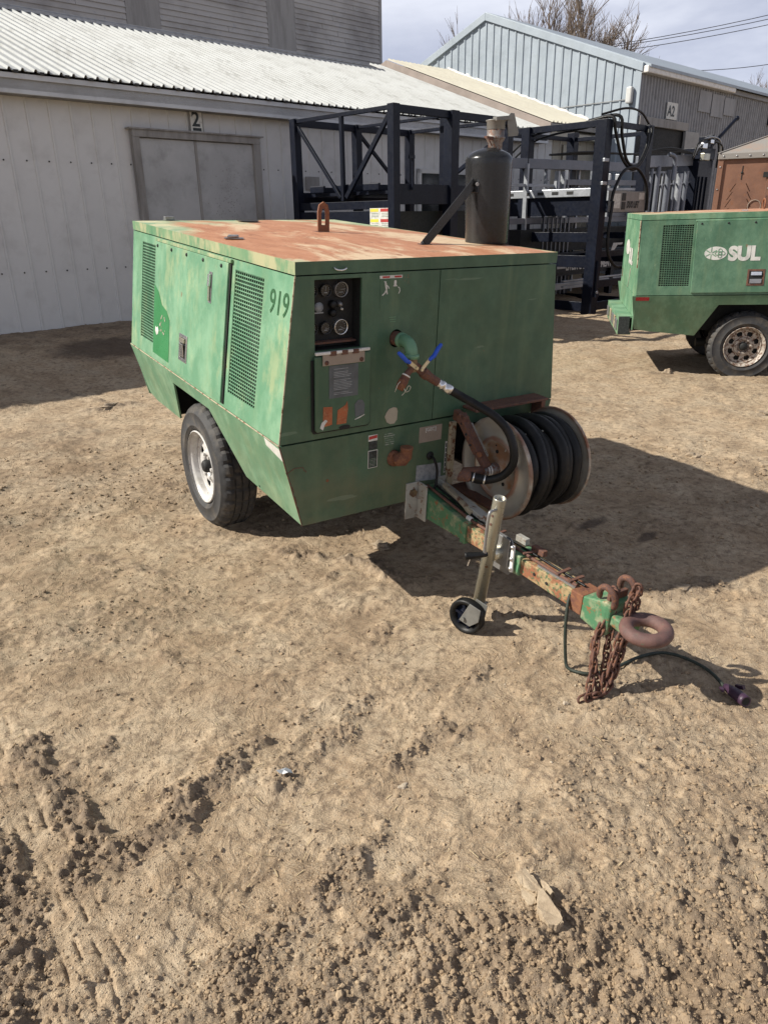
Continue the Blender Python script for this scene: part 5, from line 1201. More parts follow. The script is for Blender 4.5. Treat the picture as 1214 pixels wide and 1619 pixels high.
def build_second():
    V_ = (5.135, 8.3147, 4.5056, .0151, .0128, .0393, 1.0983)
    M = rot3(*V_[2:5]).to_4x4() @ Matrix.Scale(V_[6], 4); M.translation = Vector((V_[0], V_[1], V_[5]))
    r = root('portable_compressor', 'green towable compressor with white oval logo and SUL lettering, cut by the right edge', 'air compressor', M, 'green towable compressors')
    body(r, 'green_second', 'green_front_shaded', 'green_plain', [(-1.54, BH + .0), (-1.37, .690), (-.78, .690), (-.62, BH)], 'lid_rust', 'green')
    O = Vector((0, 0, 0)); U = Vector((-1, 0, 0)); V = Vector((0, 0, 1))
    MB().plate([(-SW + .003, SH + .003), (SW - .003, SH + .003), (LW, LH - LT), (-LW, LH - LT)], [], O, U, V, TH).obj('front_panel', 'green_front_shaded', r)
    MB().plate([(-BW, BH), (BW, BH), (SW, SH - .004), (-SW, SH - .004)], [], O, U, V, TH).obj('lower_front_panel', 'green_front_shaded', r)
    On, Un, Vn = near_plane(1); N = Un.cross(Vn).normalized(); P = lambda y, z, off: On + Vector((0, y, 0)) + Vn * z + N * off
    # oval emblem: white disc with a star and linked rings
    ov = MB().plate(circ(-1.455, 1.148, .098, 40, .058), [], On, Un, Vn, .001, .0175).obj('oval_emblem', 'decal_white', r)
    g = MB(); cx, cz = -1.495, 1.148
    for k in range(6):
        a = math.pi * k / 3 + .5; g.beam(P(cx + .010 * math.cos(a), cz + .010 * math.sin(a), .0186), P(cx + .052 * math.cos(a), cz + .052 * math.sin(a), .0186), .0075, .0006, N)
    for (a, b) in ((-.0, .024), (.0, -.024), (-.026, 0), (.026, 0), (0, 0)):
        pts = [P(-1.420 + a + .015 * math.cos(2 * math.pi * k / 20), 1.148 + b + .015 * math.sin(2 * math.pi * k / 20), .0186) for k in range(20)]; g.tube(pts, .0028, 4, closed=True)
    g.obj('emblem_lines', 'green', ov)
    text_obj('SUL', .165, P(-1.345, 1.088, .0178), Un, Vn, 'decal_white', r, 'lettering', .0006, .009, .98)
    b = MB().plate(rect(-1.165, .862, -1.015, 1.005), [rect(-1.148, .880, -1.032, .988)], On, Un, Vn, .004, .020).obj('paddle_latch', 'rust_dark', r, .002)
    MB().plate(rect(-1.15, .878, -1.03, .990), [], On, Un, Vn, .002, .0175).obj('latch_recess', 'black_dark', b)
    MB().plate(rect(-1.135, .952, -1.045, .982), [], On, Un, Vn, .006, .028).obj('latch_bar', 'chrome', b, .001); MB().plate(rect(-1.14, .882, -1.04, .920), [], On, Un, Vn, .006, .026).obj('paddle', 'steel_grey', b, .001)
    O2, U2, V2 = skirt_plane(1)
    MB().plate(rect(-2.122, .735, -2.000, .768), [], O2, U2, V2, .001, .0018).obj('reflector', 'red_reflector', r)
    zc = .295
    t1 = tyre_parts(0, (.70, -1.0765, .2895), 1, .325, 'rim_tan'); t1.parent = r
    t2 = tyre_parts(0, (-.70, -1.0765, .2895), -1, .325, 'rim_tan'); t2.parent = r
    MB().tube([(.30, -1.45, .27), (.30, -.6, .30)], .045, 10).obj('leaf_spring', 'black_dark', r)
    # rear: decals and bumper channel with lamps
    Or = Vector((0, -LL, 0)); Ur = Vector((1, 0, 0)); Vr = Vector((0, 0, 1))
    MB().plate(circ(-.28, 1.17, .17, 30, .075), [], Or, Ur, Vr, .001, .003).obj('oval_emblem', 'decal_white', r)
    text_obj('SUL', .20, (-.09, -LL - .004, 1.03), (1, 0, 0), (0, 0, 1), 'decal_white', r, 'lettering', .0006, .011, 1)
    MB().plate([(-.05, .78), (.02, .80), (.10, .98), (.16, .99), (.12, .93), (.06, .84)], [], Or, Ur, Vr, .001, .003).obj('bare_scrape', 'decal_beige', r)
    MB().plate([(-.66, .84), (-.64, .84), (-.64, .93), (-.66, .93)], [], Or, Ur, Vr, .001, .003).obj('reflector', 'red_reflector', r)
    MB().tube([(LW + .045, -LL - .006, SH + .25), (LW, -LL - .006, LH - LT)], .006, 6).obj('corner_bead', 'cream_metal', r)
    bp = MB().box((-.66, -LL - .13, .56), (.655, -LL - .002, .582)).box((-.66, -LL - .13, .40), (.655, -LL - .12, .56)).box((-.66, -LL - .13, .40), (.655, -LL - .002, .41)).obj('rear_bumper', 'green', r, .003)
    MB().box((.657, -LL - .125, .405), (.668, -LL - .02, .575)).obj('side_marker', 'decal_black', bp, .004)
    for x in (.55, .15, -.45): MB().box((x - .10, -LL - .145, .44), (x + .06, -LL - .131, .54)).obj('tail_lamp', 'steel_grey', bp, .004)
    for x in (.36, -.15): MB().box((x - .06, -LL - .142, .43), (x + .06, -LL - .131, .55)).obj('number_bracket', 'cream_metal', bp, .004)
    e = MB().plate(circ(-.25, -1.85, .09, 20, .06), [], (0, 0, LH + .004), (1, 0, 0), (0, 1, 0), .003).obj('filler_hole', 'black_dark', r)
    l = MB().beam((.50, -1.20, LH + .006), (.44, -1.20, LH + .006), .05, .012).obj('lid_latch', 'chrome', r, .002)
    l = MB().tube([(.1 + .05 * math.cos(a * .3), -.95, LH + .05 + .05 * math.sin(a * .3)) for a in range(0, 21)], .008, 6, closed=True).obj('lifting_eye', 'rust', r)
build_second()

# ------------------------------------------------------------------ black steel racks and the grey cattle equipment
def zb(d, n):
    p = Bw(d, n, 0); return gh_soft(p.x, p.y)
def mb_at(F, mb, name, m, parent=None, bevel=0): return F.put(mb, name, m, parent, bevel)
def rack_a():
    base = (8.2, 8.1, zb(8.2, 8.1)); r = root('steel_rack', 'open black steel rack with V braces left of the muffler, against the shed', 'steel rack', Bmat(*base), 'black steel racks'); F = Frame(r, base)
    d0, d1, n0, n1, zt = 7.14, 9.44, 7.14, 9.08, 2.93; pw = .115
    def post(d, n, w=pw, top=zt): return F.put(MB().box((d - w / 2, n - w / 2, zb(d, n) - .02), (d + w / 2, n + w / 2, top)), 'post', 'rack_navy', bevel=.006)
    for d, n in ((d0, n0), (d1, n0), (d0, n1), (d1, n1), (8.30, n1)): post(d, n)
    post(8.22, n0, .15); post(8.50, n0 + .35, .12)
    def rail(a, b, w=.06, h=.09, m='rack_navy', nm='rail'): return F.put(MB().beam(a, b, w, h), nm, m, bevel=.004)
    for n in (n0, n1): rail((d0 + .06, n, zt - .05), (d1 - .06, n, zt - .05))
    for d in (d0, d1): rail((d, n0 + .06, zt - .035), (d, n1 - .06, zt - .035), .05, .05)
    rail((8.3, n0 + .06, zt - .035), (8.3, n1 - .06, zt - .035), .05, .04)
    nm_ = 8.10
    F.put(MB().beam((d0, nm_, 1.86), (d0, nm_, zt - .06), .05, .05), 'strut', 'rack_navy', bevel=.003)
    rail((d0, n1 - .06, zt - .10), (d0, nm_ + .05, 1.90), .04, .045, nm='diagonal_brace'); rail((d0, n0 + .06, zt - .10), (d0, nm_ - .06, 1.90), .04, .06, nm='diagonal_brace')
    rail((8.35, n1, zt - .12), (9.40, n1, 1.95), .04, .05, nm='diagonal_brace')
    rail((9.38, n0 + .3, zt - .35), (9.5, n0 + 1.6, 1.95), .04, .06, nm='diagonal_brace')
    for z, h in ((1.80, .10), (1.60, .26), (1.05, .12), (.45, .12)): rail((d0, n0 + .06, z), (d0, n1 - .06, z), .05, h)
    for z, h in ((1.92, .24), (1.10, .12), (.45, .12)):
        rail((d0 + .06, n0, z), (d1 - .06, n0, z), .07, h); rail((d0 + .06, n1, z), (d1 - .06, n1, z), .05, h * .6)
    deck = F.put(MB().box((d0 + .1, n0 + .1, 1.93), (d1 - .1, n1 - .1, 1.97)), 'deck', 'rack_navy')
    # folded black gates lying on the deck
    for i, (n, z) in enumerate(((7.6, 2.0), (8.2, 2.02), (8.7, 2.0))):
        F.put(MB().box((d0 + .12, n, z - .02), (d1 - .2, n + .09, z + .05)), 'stowed_bar', 'rack_navy', bevel=.004)
    for i in range(3):
        F.put(MB().beam((d0 + .05, 7.45 + .55 * i, 2.02), (d0 + .05, 7.75 + .55 * i, 2.02), .04, .09), 'stowed_bracket', 'rack_navy', bevel=.01)
    F.put(MB().box((d0 + .1, 7.3, 1.18), (d1 - .1, 8.9, 1.72)), 'stowed_crate', 'black_dark'); F.put(MB().box((d0 + .1, 7.3, .55), (8.9, 8.9, .95)), 'stowed_crate', 'black_dark')
    # four-part caution label on the left rail panel
    lb = F.put(MB().box((d0 - .029, 7.20, 1.50), (d0 - .0265, 7.56, 1.76)), 'caution_label', 'decal_white')
    for k, (a, b, c, m) in enumerate(((7.40, 7.55, 1.735, 'decal_yellow'), (7.22, 7.36, 1.735, 'decal_red'), (7.40, 7.55, 1.61, 'decal_yellow'), (7.22, 7.36, 1.61, 'decal_red'))):
        o = F.put(MB().box((d0 - .031, a, c - .018), (d0 - .0292, b, c + .018)), 'label_band', m, lb)
        for q in range(3): F.put(MB().box((d0 - .030, a, c - .04 - .02 * q), (d0 - .0292, b - .02, c - .034 - .02 * q)), 'print_line', 'decal_worn', lb)
    # hand winch post
    F.put(MB().tube([(7.42, 7.08, 1.97), (7.42, 7.08, 2.36)], .018, 8).box((7.34, 7.06, 2.33), (7.44, 7.10, 2.37)), 'latch_rod', 'rack_navy')
    # white letter fragments of the stowed panels seen through the rack
    F.put(MB().box((8.30, 7.22, 1.42), (8.34, 7.29, 1.54)).box((8.36, 7.22, 1.49), (8.42, 7.29, 1.54)), 'letter_fragment', 'decal_white'); F.put(MB().box((8.92, 7.22, 1.45), (8.96, 7.29, 1.60)).box((8.92, 7.22, 1.45), (9.04, 7.29, 1.48)), 'letter_fragment', 'decal_white')
rack_a()
def rack_b():
    base = (12.7, 7.9, 0); r = root('steel_rack', 'taller black steel rack with looped hydraulic hoses, right of the muffler', 'steel rack', Bmat(*base), 'black steel racks'); F = Frame(r, base)
    d0, d1, n0, n1, zt = 11.98, 13.42, 7.12, 8.62, 3.08; pw = .15
    for d, n, w in ((d0, n0, .20), (d1, n0, .16), (d0, n1, .17), (d1, n1, .16)):
        F.put(MB().box((d - w / 2, n - w / 2, zb(d, n) - .02), (d + w / 2, n + w / 2, zt)), 'post', 'rack_navy', bevel=.006)
    def rail(a, b, w=.06, h=.09, m='rack_navy', nm='rail'): return F.put(MB().beam(a, b, w, h), nm, m, bevel=.004)
    rail((d0, n0 + .06, zt - .05), (d0, n1 + .6, zt - .05), .06, .10); rail((d1, n0 + .06, zt - .12), (d1, n1, zt - .12), .05, .07)
    rail((d0 + .08, n0, zt - .05), (d1 - .06, n0, zt - .05)); rail((d0 + .08, n1, zt - .12), (d1, n1, zt - .12), .05, .07)
    rail((d0, n1 + .6, zt - .05), (d1, n1 + .6, zt - .05), .05, .08)
    F.put(MB().box((d0 - .075, n1 + .53, zb(d0, n1 + .6) - .02), (d0 + .075, n1 + .68, zt)), 'post', 'rack_navy', bevel=.006)
    sh = MB().box((d0 - .10, n0 + .1, 1.93), (d0 + .3, n1 + 1.1, 2.06)); s_ = F.put(sh, 'silver_shelf', 'chute_light', bevel=.008)
    for n in (7.55, 7.85, 8.15, 8.45, 8.8): F.put(MB().box((d0 - .104, n, 1.97), (d0 - .098, n + .13, 2.02)), 'shelf_slot', 'black_dark', s_)
    for c in s_.children: c.location = (0, 0, 0)
    for z, h in ((1.78, .30), (1.28, .16), (.88, .20), (.12, .16)):
        rail((d0, n0 + .1, z), (d0, n1 + .9, z), .06, h); rail((d1, n0 + .08, z), (d1, n1, z), .05, h * .7)
    for z, h in ((1.55, .12), (1.0, .10), (.5, .12), (.12, .14)): rail((d0 + .1, n0, z), (d1 - .08, n0, z), .06, h) if z < 1.2 else rail((d0 + .1, n1, z), (d1 - .08, n1, z), .06, h)
    F.put(MB().tube([(d0 - .02, n0 - .11, .35), (d0 - .02, n0 - .11, .9)], .03, 8).box((d0 - .06, n0 - .16, .3), (d0 + .03, n0 - .08, .36)), 'ratchet_jack', 'rack_navy')
    for z in (2.45, 2.1): F.put(MB().box((d0 - .12, n0 - .13, z), (d0 + .02, n0 - .09, z + .05)), 'post_clamp', 'chute_light', bevel=.004)
    F.put(MB().disc((d0 - .02, n0 - .135, .38), (0, -1, 0), .03, .02, 12), 'post_eye', 'chute_light')
    # hydraulic hoses
    H = []
    top = (12.05, 7.05, 3.08)
    H.append([(12.02, 7.6, 3.05), (12.05, 7.05, 3.12), (12.10, 6.98, 2.9), (12.35, 6.96, 2.52), (12.75, 6.96, 2.35), (13.1, 6.97, 2.55), (13.35, 7.0, 2.95), (13.38, 7.1, 3.1)])
    H.append([(12.1, 7.5, 3.1), (12.2, 7.0, 3.14), (12.28, 6.96, 2.85), (12.5, 6.95, 2.48), (12.85, 6.95, 2.42), (13.15, 6.97, 2.7), (13.25, 7.0, 3.0)])
    H.append([(12.12, 6.95, 1.85), (12.16, 6.93, 2.05), (12.4, 6.93, 2.32), (12.8, 6.93, 2.38), (13.15, 6.93, 2.2), (13.30, 6.93, 1.95), (13.36, 6.95, 1.7)])
    H.append([(12.12, 6.92, 1.85), (12.06, 6.92, 1.4), (12.10, 6.92, 1.05), (12.35, 6.92, .82), (12.7, 6.95, .80), (13.0, 7.0, .95)])
    H.append([(12.02, 9.2, 2.5), (11.98, 8.95, 2.7), (12.0, 8.6, 2.92), (12.05, 8.2, 3.0), (12.1, 7.6, 3.02)])
    H.append([(12.10, 9.1, 2.5), (12.08, 8.9, 2.66), (12.1, 8.6, 2.85), (12.1, 8.2, 2.94), (12.1, 7.5, 3.0)])
    H.append([(12.0, 7.2, 3.16), (12.4, 7.0, 3.26), (12.9, 7.0, 3.24), (13.3, 7.05, 3.1)])
    for h in H: F.put(MB().tube(smoothp(h, 6), .026 if len(h) > 5 else .018, 8), 'hydraulic_hose', 'rubber_hose')
    # stowed bars on inner levels
    for i in range(7):
        F.put(MB().beam((12.3 + .14 * i, 8.4, .2), (12.3 + .14 * i, 8.4, 1.6), .03, .03), 'stowed_bar', 'chute_grey')
rack_b()
def label_board():
    base = (12.7, 6.98, 1.70); r = root('sign_board', 'grey board lettered DUO LIFT beside the tall black rack post', 'sign', Bmat(*base)); F = Frame(r, base)
    F.put(MB().box((12.10, 6.96, 1.68), (13.30, 7.00, 2.01)), 'board', 'sign_grey', bevel=.004)
    F.put(MB().box((12.13, 6.953, 1.74), (12.42, 6.959, 1.97)), 'printed_notice', 'decal_white'); F.put(MB().box((13.06, 6.953, 1.88), (13.24, 6.959, 1.99)), 'printed_notice', 'decal_white')
    t = MB().box((12.48, 6.952, 1.86), (12.60, 6.959, 1.98)).box((12.48, 6.952, 1.72), (12.60, 6.959, 1.84)); F.put(t, 'pictogram', 'decal_black')
    t = text_obj('DUO LIFT', .145, (12.65, 6.955, 1.75), (1, 0, 0), (0, 0, 1), 'decal_black', r, 'lettering', bold=.007, sx=.66, shear=.2); t.location = -Vector(base)
label_board()
def banner():
    base = (13.9, 8.2, .3); r = root('equipment_trailer', 'long black implement trailer lettered LIVESTOCK EQUIPMENT standing behind the racks', 'trailer', Bmat(*base)); F = Frame(r, base)
    F.put(MB().box((11.5, 8.22, .62), (16.5, 8.30, .98)), 'side_board', 'rack_navy', bevel=.004)
    t = text_obj('LIVESTOCK EQUIPMENT', .17, (12.86, 8.212, .66), (1, 0, 0), (0, 0, 1), 'decal_white', r, 'lettering', bold=.009, sx=.92); t.location = -Vector(base)
    F.put(MB().box((12.55, 8.206, .69), (12.84, 8.212, .80)), 'grey_band', 'chute_light')
    for x in (13.5, 13.78): F.put(MB().plate([(x, .86), (x + .10, .86), (x + .19, 1.06), (x + .11, 1.06)], [], (0, 8.205, 0), (1, 0, 0), (0, 0, 1), .006), 'letter_fragment', 'decal_white')
    F.put(MB().plate([(14.45, .92), (14.55, .92), (14.72, 1.06), (14.9, 1.06), (14.93, 1.1), (14.55, 1.1)], [], (0, 8.205, 0), (1, 0, 0), (0, 0, 1), .006), 'letter_fragment', 'decal_white')
    F.put(MB().box((11.5, 8.3, .55), (16.5, 9.15, .62)), 'bed', 'rack_navy'); F.put(MB().box((11.6, 8.4, 1.0), (16.4, 9.1, 1.4)), 'stowed_crate', 'black_dark')
    F.put(MB().box((12.0, 8.25, .30), (16.5, 8.33, .42)), 'lower_rail', 'chute_light', bevel=.004)
    for x in (12.0, 14.6, 16.3): F.put(MB().box((x, 8.24, .0), (x + .12, 8.36, .62)), 'leg', 'rack_navy')
banner()
def chute():
    base = (15.5, 8.4, .1); r = root('cattle_chute', 'grey tubular cattle chute with vertical bars behind the right rack', 'cattle chute', Bmat(*base)); F = Frame(r, base)
    def bar(a, b, w, h, m='chute_grey', nm='rail'): F.put(MB().beam(a, b, w, h), nm, m, bevel=.004)
    bar((11.0, 8.7, 2.50), (15.4, 8.2, 2.52), .12, .16); bar((15.2, 8.2, 2.62), (18.0, 8.2, 2.76), .12, .22)
    bar((12.9, 8.6, 2.22), (15.8, 8.2, 2.24), .08, .10); bar((13.1, 8.6, 2.10), (15.6, 8.2, 2.12), .06, .05, 'chute_light')
    bar((11.2, 8.6, 2.15), (12.9, 8.5, 2.15), .04, .05, 'chute_light'); bar((11.2, 8.6, 1.55), (16.8, 8.3, 1.55), .08, .10)
    bar((15.2, 8.18, 2.42), (16.9, 8.18, 2.48), .03, .04, 'chute_light'); bar((16.0, 8.18, 2.20), (17.9, 8.18, 2.30), .03, .03, 'chute_light')
    for i, x in enumerate((11.25, 11.9, 12.5, 13.2, 13.6, 14.1)): bar((x, 8.55, .2), (x, 8.55, 2.5), .05 + .03 * (i % 2), .05, 'chute_light' if i % 3 == 1 else 'chute_grey', 'upright')
    for i, x in enumerate((12.72, 12.92, 14.55, 14.9)): bar((x, 8.45, 1.6), (x, 8.45, 2.4), .09, .05, 'chute_light', 'upright')
    for i, (x, w) in enumerate(((15.35, .10), (15.7, .07), (15.98, .10), (16.2, .04), (16.45, .13), (16.75, .06), (16.98, .14), (17.3, .10))):
        F.put(MB().tube([(x, 8.15, .3), (x + .03, 8.15, 2.45 + .06 * (i % 3))], w / 2, 10), 'upright', 'chute_grey' if i % 3 else 'chute_light')
    for z in (.6, 1.1, 1.65): bar((15.2, 8.25, z), (17.6, 8.25, z), .06, .08)
    F.put(MB().box((14.6, 8.35, 1.6), (15.2, 8.5, 2.1)), 'side_plate', 'chute_grey'); F.put(MB().box((16.0, 8.6, 1.2), (17.0, 8.7, 2.5)), 'side_plate', 'rack_navy')
    F.put(MB().box((17.55, 8.0, .2), (18.25, 8.5, 2.75)), 'tail_gate', 'rack_navy', bevel=.01)
    for x in (17.62, 17.8, 18.0): F.put(MB().box((x, 7.97, .4), (x + .05, 8.0, 2.4)), 'gate_rib', 'rack_navy')
    for z in (.3, .4): bar((12.3, 7.9, z + .1), (15, 7.9, z + .1), .05, .03, 'chute_light', 'side_step')
    # hydraulic valve bank on the tail gate
    v = F.put(MB().box((17.5, 7.95, 2.75), (18.2, 8.35, 2.98)).box((17.6, 7.9, 2.98), (17.8, 8.1, 3.2)).box((17.95, 7.95, 2.9), (18.05, 8.1, 3.25)), 'valve_bank', 'rack_navy', bevel=.01)
    F.put(MB().box((17.38, 7.88, 2.95), (17.6, 8.0, 3.06)).box((17.7, 7.86, 3.06), (17.86, 7.95, 3.14)), 'chrome_valve', 'chrome', bevel=.01)
    F.put(MB().box((17.45, 7.86, 2.72), (17.75, 7.95, 2.86)), 'yellow_valve', 'jack_tube', bevel=.01)
    for (a, h) in ((0, .34), (.12, .26), (-.1, .3)):
        F.put(MB().tube(smoothp([(17.1, 7.95, 2.75), (17.3 + a, 7.9, 2.9 + h * .5), (17.8 + a, 7.88, 2.85 + h), (18.3 + a, 7.9, 2.75 + h), (18.45 + a, 7.95, 2.6)], 6), .02, 6), 'hydraulic_hose', 'rubber_hose' if a else 'steel_grey')
    F.put(MB().tube([(18.1, 8.1, 2.95), (19.2, 8.0, 3.66)], .04, 8).sphere((19.2, 8.0, 3.66), .06, 8), 'lift_ram', 'rack_navy')
    for k in range(3): F.put(MB().tube(smoothp([(12.5, 8.5, 2.66), (13.5 + .3 * k, 8.3, 2.74), (15.0, 8.2, 2.76), (16.3, 8.1, 2.86 + .03 * k), (17.4, 8.0, 2.84)], 5), .018, 6), 'hydraulic_hose', 'rubber_hose')
    F.put(MB().tube(smoothp([(16.2, 8.05, 2.8), (16.35, 8.0, 2.75), (16.4, 8.0, 2.6), (16.38, 8.0, 2.3)], 5), .045, 8), 'bent_pipe', 'chute_grey')
chute()
def hopper():
    x0, y0 = 5.46, 13.0
    M = Matrix.Translation((x0, y0, gh_soft(x0, y0))) @ Matrix.Rotation(R_(-25), 4, 'Z')
    r = root('rusty_hopper', 'rusty brown steel cabinet with slit patterns and grey riveted lid at the right edge', 'steel cabinet', M)
    MB().box((.05, .02, 0), (2.2, 1.9, 2.42)).obj('cabinet_body', 'rust_hopper', r, .01)
    sl = []
    for k, (cx, cz) in enumerate(((.30, 2.02), (.27, 1.90), (.255, 1.79), (.24, 1.66))):
        for s in (-1, 1):
            c = .36 + s * (.13 + .012 * k - (.02 if k == 0 else 0)); q = 1
            a = (c - .035, cz - .06 * (1 if s < 0 else -1)); b = (c + .035, cz + .06 * (1 if s < 0 else -1)); w = .006
            sl.append([(a[0] - w, a[1]), (a[0] + w, a[1]), (b[0] + w, b[1]), (b[0] - w, b[1])])
    door = MB().plate(rect(.0, .02, .78, 2.44), sl, (0, .0, 0), (1, 0, 0), (0, 0, 1), .02).obj('front_panel', 'rust_hopper', r, .002)
    MB().box((.04, .021, 1.5), (.7, .024, 2.3)).obj('slit_backing', 'black_dark', r)
    MB().box((.345, -.006, 2.14), (.357, -.001, 2.34)).sphere((.351, 0, 2.24), .02, 8).obj('keyhole', 'black_dark', r)
    for (xa, xb, nm) in ((-.02, .06, 0), (.72, .80, 0)): MB().box((xa, -.03, 0), (xb, -.001, 2.46)).obj('edge_strip', 'rust_hopper', r, .004)
    for i in range(7):
        for x in (.02, .76): MB().lathe([(.013, 0), (.011, .008), (.0001, .011)], (x, -.03, .35 + .33 * i), (0, -1, 0), 8).obj('rivet', 'steel_grey', r)
    MB().box((.80, -.02, 0), (2.2, 0.0, 2.44)).obj('front_panel', 'rust_hopper', r, .004)
    MB().box((.66, -.05, 2.16), (.95, -.03, 2.24)).obj('latch_bar', 'black_dark', r, .004); MB().box((.74, -.045, .2), (.84, -.032, 1.9)).obj('door_rail', 'rust_dark', r, .004)
    ring = MB().tube([(.60 + .095 * math.cos(a * .314), -.012, 1.74 + .095 * math.sin(a * .314)) for a in range(20)], .006, 5, closed=True).obj('chalk_ring', 'decal_tan', r)
    lid = MB(); lid.add([(-.03, -.05, 2.44), (2.3, -.05, 2.44), (2.3, 2.0, 2.44), (-.03, 2.0, 2.44), (-.03, -.05, 2.53), (2.3, -.05, 2.53), (2.3, 2.0, 2.53), (-.03, 2.0, 2.53), (1.15, .95, 2.98)],
        [(3, 2, 1, 0), (0, 1, 5, 4), (1, 2, 6, 5), (2, 3, 7, 6), (3, 0, 4, 7), (4, 5, 8), (5, 6, 8), (6, 7, 8), (7, 4, 8)])
    lid.obj('lid', 'tank_grey', r, .008)
    for i in range(12): MB().lathe([(.016, 0), (.013, .008), (.0001, .012)], (.05 + .19 * i, -.05, 2.485), (0, -1, 0), 8).obj('rivet', 'steel_grey', r)
    for s in (0, 1):
        MB().beam((-.03, -.05, 2.535), (1.15, .95, 2.985), .05, .008).obj('hip_strip', 'tank_grey', r) if s == 0 else None
hopper()

# ------------------------------------------------------------------ safety chains: every link is a part
def link_mesh():
    p = []; L_, W_, n = .0165, .0120, 7
    for k in range(n + 1): a = -math.pi / 2 + math.pi * k / n; p.append((L_ + W_ * math.cos(a), W_ * math.sin(a), 0))
    for k in range(n + 1): a = math.pi / 2 + math.pi * k / n; p.append((-L_ + W_ * math.cos(a), W_ * math.sin(a), 0))
    return MB().tube(p, .0047, 6, closed=True)
LINK = link_mesh().mesh('link', 'rust_dark')
def chain(label, paths, base):
    r = root('safety_chain', label, 'chain', Matrix.Translation(base), 'rusty safety chains on the drawbar nose'); B = Vector(base)
    for path in paths:
        p = smoothp(path, 8); acc = 0; pts = [p[0]]; step = .0345
        d = [0]
        for a, b in zip(p[:-1], p[1:]): d.append(d[-1] + (b - a).length)
        def at(s):
            for i in range(len(d) - 1):
                if d[i + 1] >= s: t = (s - d[i]) / max(1e-9, d[i + 1] - d[i]); return p[i].lerp(p[i + 1], t)
            return p[-1]
        n = int(d[-1] / step)
        for i in range(n):
            a = at(i * step); b = at(i * step + step); X = (b - a).normalized() if (b - a).length > 1e-6 else Vector((0, 0, -1))
            Y = X.cross(Vector((.3, .9, .2))).normalized(); rotv = (math.pi / 2 if i % 2 else 0) + random.uniform(-.3, .3) + .5
            Y = Matrix.Rotation(rotv, 3, X) @ Y; Z = X.cross(Y); M = Matrix((X, Y, Z)).transposed().to_4x4()
            M.translation = (a + b) / 2 - B + Vector((random.uniform(-1, 1), random.uniform(-1, 1), 0)) * .0015
            o = bpy.data.objects.new('link', LINK); COL.objects.link(o); o.parent = r; o.matrix_local = M
    return r
zg = gh(.73, 2.22) + .009
chain('left rusty safety chain hanging from the near hook and piled on the dirt',
      [[(.823, 2.352, .392), (.818, 2.335, .33), (.792, 2.322, .27), (.772, 2.31, .235), (.760, 2.29, .17), (.752, 2.27, .10), (.735, 2.24, .03), (.715, 2.215, zg), (.690, 2.205, zg), (.673, 2.212, zg)],
       [(.826, 2.345, .385), (.823, 2.33, .30), (.812, 2.31, .20), (.802, 2.285, .12), (.790, 2.25, .04), (.765, 2.23, zg), (.735, 2.215, zg + .008), (.712, 2.20, zg)],
       [(.790, 2.325, .27), (.766, 2.318, .20), (.757, 2.295, .14), (.768, 2.27, .08), (.78, 2.245, .02), (.752, 2.222, zg + .01)]], (.75, 2.25, .0))
chain('right rusty safety chain looping down from the far hook to the dirt',
      [[(.885, 2.285, .44), (.893, 2.30, .38), (.890, 2.318, .31), (.876, 2.31, .24), (.858, 2.30, .16), (.838, 2.28, .10), (.815, 2.26, .045), (.795, 2.245, zg + .01), (.775, 2.225, zg + .01)],
       [(.884, 2.30, .30), (.862, 2.30, .20), (.845, 2.29, .14), (.826, 2.275, .09), (.812, 2.28, .03), (.828, 2.27, zg)],
       [(.882, 2.285, .43), (.862, 2.285, .37), (.858, 2.29, .30), (.848, 2.29, .24), (.83, 2.28, .17), (.818, 2.27, .12), (.806, 2.26, .06)]], (.82, 2.27, .0))

# ------------------------------------------------------------------ loose ground pieces
def blob(mb, c, r, flat_=.6, n=2, rnd=random):
    ph = (1 + 5 ** .5) / 2
    base = [(-1, ph, 0), (1, ph, 0), (-1, -ph, 0), (1, -ph, 0), (0, -1, ph), (0, 1, ph), (0, -1, -ph), (0, 1, -ph), (ph, 0, -1), (ph, 0, 1), (-ph, 0, -1), (-ph, 0, 1)]
    fs = [(0, 11, 5), (0, 5, 1), (0, 1, 7), (0, 7, 10), (0, 10, 11), (1, 5, 9), (5, 11, 4), (11, 10, 2), (10, 7, 6), (7, 1, 8), (3, 9, 4), (3, 4, 2), (3, 2, 6), (3, 6, 8), (3, 8, 9), (4, 9, 5), (2, 4, 11), (6, 2, 10), (8, 6, 7), (9, 8, 1)]
    vs = []; sx = rnd.uniform(.75, 1.35); sy = rnd.uniform(.7, 1.2); a = rnd.uniform(0, 6.28); ca, sa = math.cos(a), math.sin(a)
    for v in base:
        q = Vector(v).normalized() * r * rnd.uniform(.78, 1.15); x, y, z = q.x * sx, q.y * sy, q.z * flat_
        vs.append((c[0] + x * ca - y * sa, c[1] + x * sa + y * ca, c[2] + z))
    mb.add(vs, fs)
ICO = None
